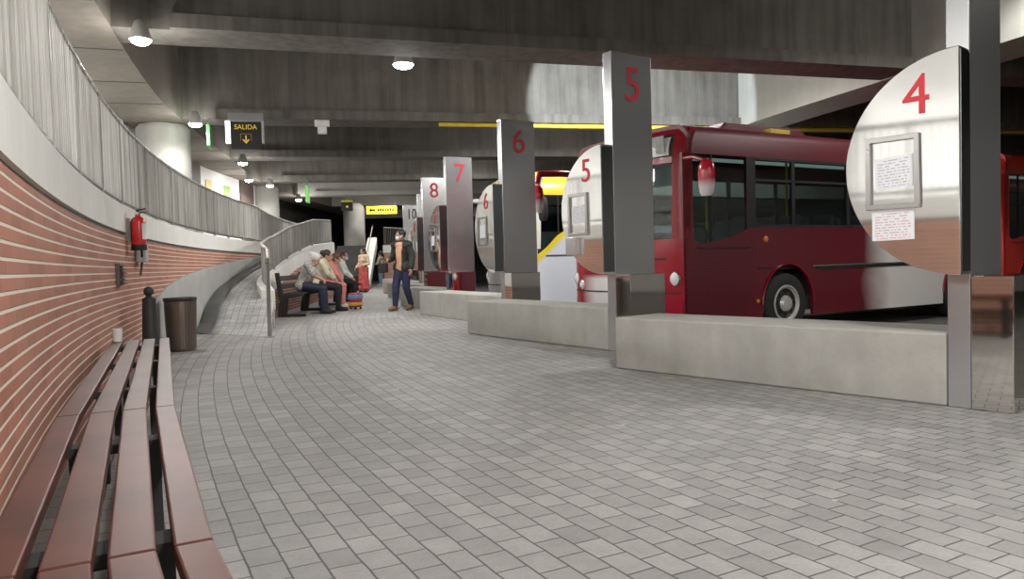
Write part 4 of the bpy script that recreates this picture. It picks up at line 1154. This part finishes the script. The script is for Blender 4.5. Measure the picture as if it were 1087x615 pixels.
    if jacket:
        blob('shirt', torso, top, t, voxel)
        jk = [(q[0],q[1],q[2],q[3]+.017,q[4]+.017) for q in torso if q[0] == 'c']+sleeves(.022, .96)
        jk += [('c', j['pelvis'], j['pelvis']-up*.1, .145*k, .15*k)]
        cx = j['chest'].x
        blob('jacket', jk, jacket, t, voxel, cut=lambda c: (c.y > .02 and abs(c.x-cx) < .075+.04*max(0,(c.z-j['pelvis'].z)) and c.z < j['neck'].z+.02) or c.z < j['pelvis'].z-.16)
    else:
        blob('top', torso+sleeves(.014, j.get('slv', V(.9,0,0)).x), top, t, voxel)
    for s_ in 'lr':
        an, toe = j['an'+s_], j['toe'+s_]
        d = (toe-an); d.z = 0; d.normalize()
        heel = an-d*.035; heel.z = toe.z
        MBs = [('c', heel+V(0,0,.018), toe+d*.02+V(0,0,.006), .042*k, .036*k), ('c', an+V(0,0,-.02), an.lerp(toe,.5), .046*k, .04*k)]
        blob('shoe', MBs, shoes, t, .009, 2, )
    # hair
    if hairstyle == 'short':
        hp = [('e', P(0,-.024,.042), (.086*k,.098*k,.092*k), m3)]
        cutf = lambda c: ((c-j['head']).dot(V(*[m3[r][1] for r in range(3)])) > .058*k) or ((c-j['head']).dot(V(*[m3[r][2] for r in range(3)])) < -.045*k)
        hp2 = [('c', P(0,-.02,.06), P(0,.045,.098), .06*k, .035*k)]
        blob('hair', hp+hp2, hair, t, .009, 2, cut=cutf)
    elif hairstyle == 'bun':
        hp = [('e', P(0,-.024,.042), (.087*k,.1*k,.094*k), m3), ('e', P(0,-.12,.06), (.05*k,.05*k,.05*k), m3)]
        cutf = lambda c: ((c-j['head']).dot(V(*[m3[r][1] for r in range(3)])) > .06*k) 
        blob('hair', hp, hair, t, .009, 2, cut=cutf)
    elif hairstyle == 'ponytail':
        hp = [('e', P(0,-.024,.042), (.087*k,.1*k,.094*k), m3), ('c', P(0,-.11,.05), P(0,-.16,-.1), .04*k, .035*k), ('c', P(0,-.16,-.1), P(0,-.14,-.26), .035*k, .012*k)]
        cutf = lambda c: ((c-j['head']).dot(V(*[m3[r][1] for r in range(3)])) > .06*k) 
        blob('hair', hp, hair, t, .009, 2, cut=cutf)
    else:
        hp = [('e', P(0,-.024,.042), (.09*k,.1*k,.095*k), m3), ('c', P(-.05,-.05,.0), P(-.07,-.07,-.28), .05*k, .045*k), ('c', P(.05,-.05,.0), P(.07,-.07,-.28), .05*k, .045*k), ('c', P(0,-.07,.0), P(0,-.1,-.36), .06*k, .05*k)]
        cutf = lambda c: ((c-j['head']).dot(V(*[m3[r][1] for r in range(3)])) > .055*k) 
        blob('hair', hp, hair, t, .009, 2, cut=cutf)
    # eyes
    for sg in (-1,1):
        MB().sphere(P(sg*.032,.078,.008), .0105*k, 10, 7).build('eye', M['black'], t, smooth=60)
    if mask:
        blob('face_mask', [('e', P(0,.072,-.05), (.052*k,.04*k,.048*k), m3), ('c', P(-.07,.02,-.03), P(.07,.02,-.03), .02*k, .02*k)], M['mask'], t, .008, 2)
    return t
def sit(lean=.12, hd=(0,.06,-.02), reach=.32, spread=.1, wz=.66, dz=0):
    """seated: origin on the floor below the hips, facing +y"""
    z = .59
    ch = V(0,lean*.75,z+.38-dz*.7); nk = V(0,lean,z+.505-dz)
    return dict(pelvis=(0,0,z), chest=ch, neck=nk, head=nk+V(0,.03,.135)+V(*hd), shl=ch+V(-.165,.01,.09), shr=ch+V(.165,.01,.09),
        ell=V(-.22,lean+.1,z+.2), elr=V(.22,lean+.1,z+.2), wrl=V(-spread,reach,wz), wrr=V(spread,reach,wz),
        hipl=(-.09,.0,z-.01), hipr=(.09,.0,z-.01), knl=(-.11,.42,.515), knr=(.11,.42,.515), anl=(-.1,.40,.095), anr=(.11,.44,.095), toel=(-.11,.55,.03), toer=(.13,.59,.03))
def stand(h=1.7):
    k = h/1.7
    d = dict(pelvis=(0,0,.95), chest=(0,.01,1.25), neck=(0,0,1.43), head=(0,.03,1.575), shl=(-.175,0,1.375), shr=(.175,0,1.375), ell=(-.235,-.02,1.1), elr=(.235,-.02,1.1),
        wrl=(-.24,.07,.86), wrr=(.24,.07,.86), hipl=(-.085,0,.91), hipr=(.085,0,.91), knl=(-.09,.03,.49), knr=(.09,.03,.49), anl=(-.09,0,.09), anr=(.09,0,.09), toel=(-.11,.15,.03), toer=(.11,.15,.03))
    return {a: Vector(b)*k for a, b in d.items()}
cl = lambda n, c, r=.75, v=.15, s=8: plain(n, c, r, var=v, scale=s)
M['navy'] = cl('navy_cloth', (.012,.016,.04)); M['denim_dark'] = cl('dark_denim', (.015,.02,.06)); M['jacket'] = cl('dark_jacket_cloth', (.022,.024,.022))
M['peach'] = cl('peach_shirt', (.62,.36,.22)); M['brown_shoe'] = cl('brown_leather', (.22,.10,.045), .5); M['cream'] = cl('cream_cloth', (.66,.60,.45)); M['white_cloth'] = cl('white_cloth', (.74,.73,.70))
M['pink'] = cl('pink_cloth', (.62,.24,.22)); M['beige'] = cl('beige_top', (.60,.46,.33)); M['jeans'] = cl('light_blue_jeans', (.24,.33,.46)); M['grey_pattern'] = cl('grey_patterned_cloth', (.34,.33,.30), .8, .6, 28)
M['black_cloth'] = cl('black_cloth', (.015,.015,.017)); M['red_pattern'] = cl('red_patterned_cloth', (.50,.09,.085), .8, .55, 16); M['white_shoe'] = cl('white_shoe', (.75,.72,.7))

# walking man: faces the camera's left and a little towards it
md = stand(1.69)
md.update(ell=V(-.25,-.03,1.13), wrl=V(-.27,.05,.88), elr=V(.25,-.02,1.11), wrr=V(.16,.24,1.06), hdr=V(-.3,1,.0),
          knr=V(.09,.13,.50), anr=V(.085,.17,.095), toer=V(.095,.32,.03), knl=V(-.085,.0,.49), anl=V(-.085,-.15,.11), toel=V(-.1,.0,.035))
person('masked person in dark jacket and peach shirt walking beside the kerb blocks', (-2.28,15.72,0), rad(150), md, V(.6,1,-.06), M['hair_black'], M['peach'], M['denim_dark'], M['brown_shoe'], mask=True, jacket=M['jacket'], voxel=.011)
# hand bag the man carries
t = thing('shoulder_bag', 'small black bag held by the walking man at his hip', 'bag', (-2.66,15.6,.80), rad(150))
MB().box(-.1,.1,-.05,.05,0,.2).build('body', M['black_cloth'], t, bevel=.02)
MB().tube([(-.09,0,.19),(-.07,0,.27),(0,0,.3),(.07,0,.27),(.09,0,.19)], .009, 8).build('strap', M['black_cloth'], t, smooth=60)
def seat_at(y, o=.43):
    p = off_path(B2, y, y+.1, o, 1); a, b = Vector(p[0]), Vector(p[1]); tt = (b-a).normalized(); nr = Vector((tt.y,-tt.x))
    return (a.x, a.y, 0), math.atan2(nr.y, nr.x)-math.pi/2
l, a = seat_at(15.3, .42)
person('grey-haired person in patterned top and navy trousers leaning forward on the dark bench end', l, a, {**sit(.20, (0,.07,-.03), .42, .05, .70, .09), 'slv':V(.45,0,0), 'anl':V(-.1,.46,.095), 'toel':V(-.1,.61,.03)}, V(.0,.8,-.55), M['hair_grey'], M['grey_pattern'], M['navy'], M['black_cloth'], hairstyle='bun', fem=True)
l, a = seat_at(16.1, .6)
person('person with a dark bun and cream top seated next to the grey-haired person', l, a, {**sit(.16, (0,.03,-.01), .34, .1, .7, .03)}, V(.1,1,-.15), M['hair_black'], M['cream'], M['black_cloth'], M['black_cloth'], hairstyle='bun', fem=True)
l, a = seat_at(17.3, .5)
person('brown-haired person in pink seated in the middle of the bench', l, a, {**sit(.22, (0,.05,-.03), .40, .1, .64, .06)}, V(.0,.9,-.4), M['hair_brown'], M['pink'], M['pink'], M['white_shoe'], hairstyle='long', fem=True)
l, a = seat_at(19.6)
person('masked person in white top and black trousers seated farthest along the bench', l, a, {**sit(.12, (0,.03,0), .36, .1, .66)}, V(.35,1,-.1), M['hair_brown'], M['white_cloth'], M['black_cloth'], M['white_shoe'], mask=True)
person('long-haired person in a red patterned dress standing by the stairs with luggage', (-5.42,27.6,0), rad(150), {**stand(1.62), 'wrl':V(-.12,.26,.98), 'wrr':V(.2,.2,.9)}, V(.2,1,-.1), M['hair_black'], M['beige'], M['red_pattern'], M['black_cloth'], hairstyle='long', skirt=M['red_pattern'], fem=True)
person('person in beige top and light blue jeans standing before the far brick stair wall', (-6.25,36.0,0), rad(75), {**stand(1.64), 'elr':V(.22,.08,1.08), 'wrr':V(.12,.32,1.02), 'wrl':V(-.12,.32,1.02), 'ell':V(-.22,.08,1.08)}, V(.05,1,-.25), M['hair_black'], M['beige'], M['jeans'], M['white_shoe'], hairstyle='ponytail', fem=True)
# luggage
def suitcase(name, label, loc, rz, w, d, h, mat, stripes=None, handle=True):
    t = thing(name, label, 'suitcase', loc, rz)
    sh = MB().box(-w/2,w/2,-d/2,d/2,.045,h).build('shell', mat, t, bevel=.03)
    if stripes:
        for (z0,z1,m) in stripes: MB().box(-w/2-.004,w/2+.004,-d/2-.004,d/2+.004,z0*h,z1*h).build('colour_panel', m, sh, bevel=.012)
    for x in (-1,1):
        for y in (-1,1):
            MB().lathe([(.001,-.012),(.022,-.012),(.022,.012),(.001,.012)], 12, Matrix.Translation((x*(w/2-.04),y*(d/2-.04),.022)) @ Matrix.Rotation(math.pi/2,4,'Y')).build('caster', M['rubber'], t)
    if handle: MB().tube([(-w*.25,-d*.3,h-.01),(-w*.25,-d*.3,h+.22),(w*.25,-d*.3,h+.22),(w*.25,-d*.3,h-.01)], .011, 8).build('pull_handle', M['iron'], t)
    return t
suitcase('suitcase', 'small red, blue and yellow suitcase on the floor before the seated people', (-3.5,16.75,0), rad(70), .3, .2, .36, cl('red_shell',(.5,.05,.06),.4), [(.22,.42,cl('yellow_shell',(.7,.5,.08),.4)),(.62,.9,cl('blue_shell',(.2,.32,.6),.4))], handle=False)
suitcase('suitcase', 'black upright suitcase left of the person in the red dress', (-5.75,28.4,0), rad(20), .42, .26, .62, M['black_cloth'])
suitcase('suitcase', 'black suitcase beside the far end of the bench', (-5.25,23.6,0), rad(60), .45, .28, .55, M['black_cloth'])
t = thing('backpack', 'black backpack standing on the floor between the two far suitcases', 'backpack', (-5.6,25.9,0), rad(40))
blob('body', [('c',(-.1,0,.16),(-.1,0,.42),.13,.1),('c',(.1,0,.16),(.1,0,.42),.13,.1),('e',(0,-.1,.2),(.15,.09,.15))], M['black_cloth'], t, .015)
MB().tube([(-.1,.1,.15),(-.12,.17,.3),(-.1,.1,.46)], .016, 8).build('strap', M['black_cloth'], t, smooth=60)
MB().tube([(.1,.1,.15),(.12,.17,.3),(.1,.1,.46)], .016, 8).build('strap', M['black_cloth'], t, smooth=60)
#PEOPLE>

# ------------------------------------------------------------------ world, camera
w = bpy.data.worlds.new('World'); SC.world = w; w.use_nodes = True
w.node_tree.nodes['Background'].inputs[0].default_value = (.02,.02,.022,1); w.node_tree.nodes['Background'].inputs[1].default_value = 1
cd = bpy.data.cameras.new('Camera'); cam = bpy.data.objects.new('Camera', cd); COL.objects.link(cam); SC.camera = cam
cd.sensor_fit = 'HORIZONTAL'; cd.sensor_width = 36; cd.lens = 36*797/1087; cd.clip_start = .02; cd.clip_end = 300
pit, rol = .0354, .0267
fwd = Vector((0,math.cos(pit),-math.sin(pit))); up = Vector((0,math.sin(pit),math.cos(pit))); rt = Vector((1,0,0))
r2 = rt*math.cos(rol)-up*math.sin(rol); u2 = up*math.cos(rol)+rt*math.sin(rol)
cam.matrix_world = frame((0,0,H), r2, u2, -fwd)
SC.view_settings.view_transform = 'Standard'; SC.view_settings.look = 'None'; SC.view_settings.gamma = 1; SC.view_settings.exposure = 0.0
SC.view_settings.use_curve_mapping = False
SC.cycles.use_denoising = True
SC.cycles.max_bounces = 7; SC.cycles.diffuse_bounces = 4; SC.cycles.glossy_bounces = 4; SC.cycles.transparent_max_bounces = 12
SC.cycles.caustics_reflective = False; SC.cycles.caustics_refractive = False
SC.cycles.sample_clamp_indirect = 4
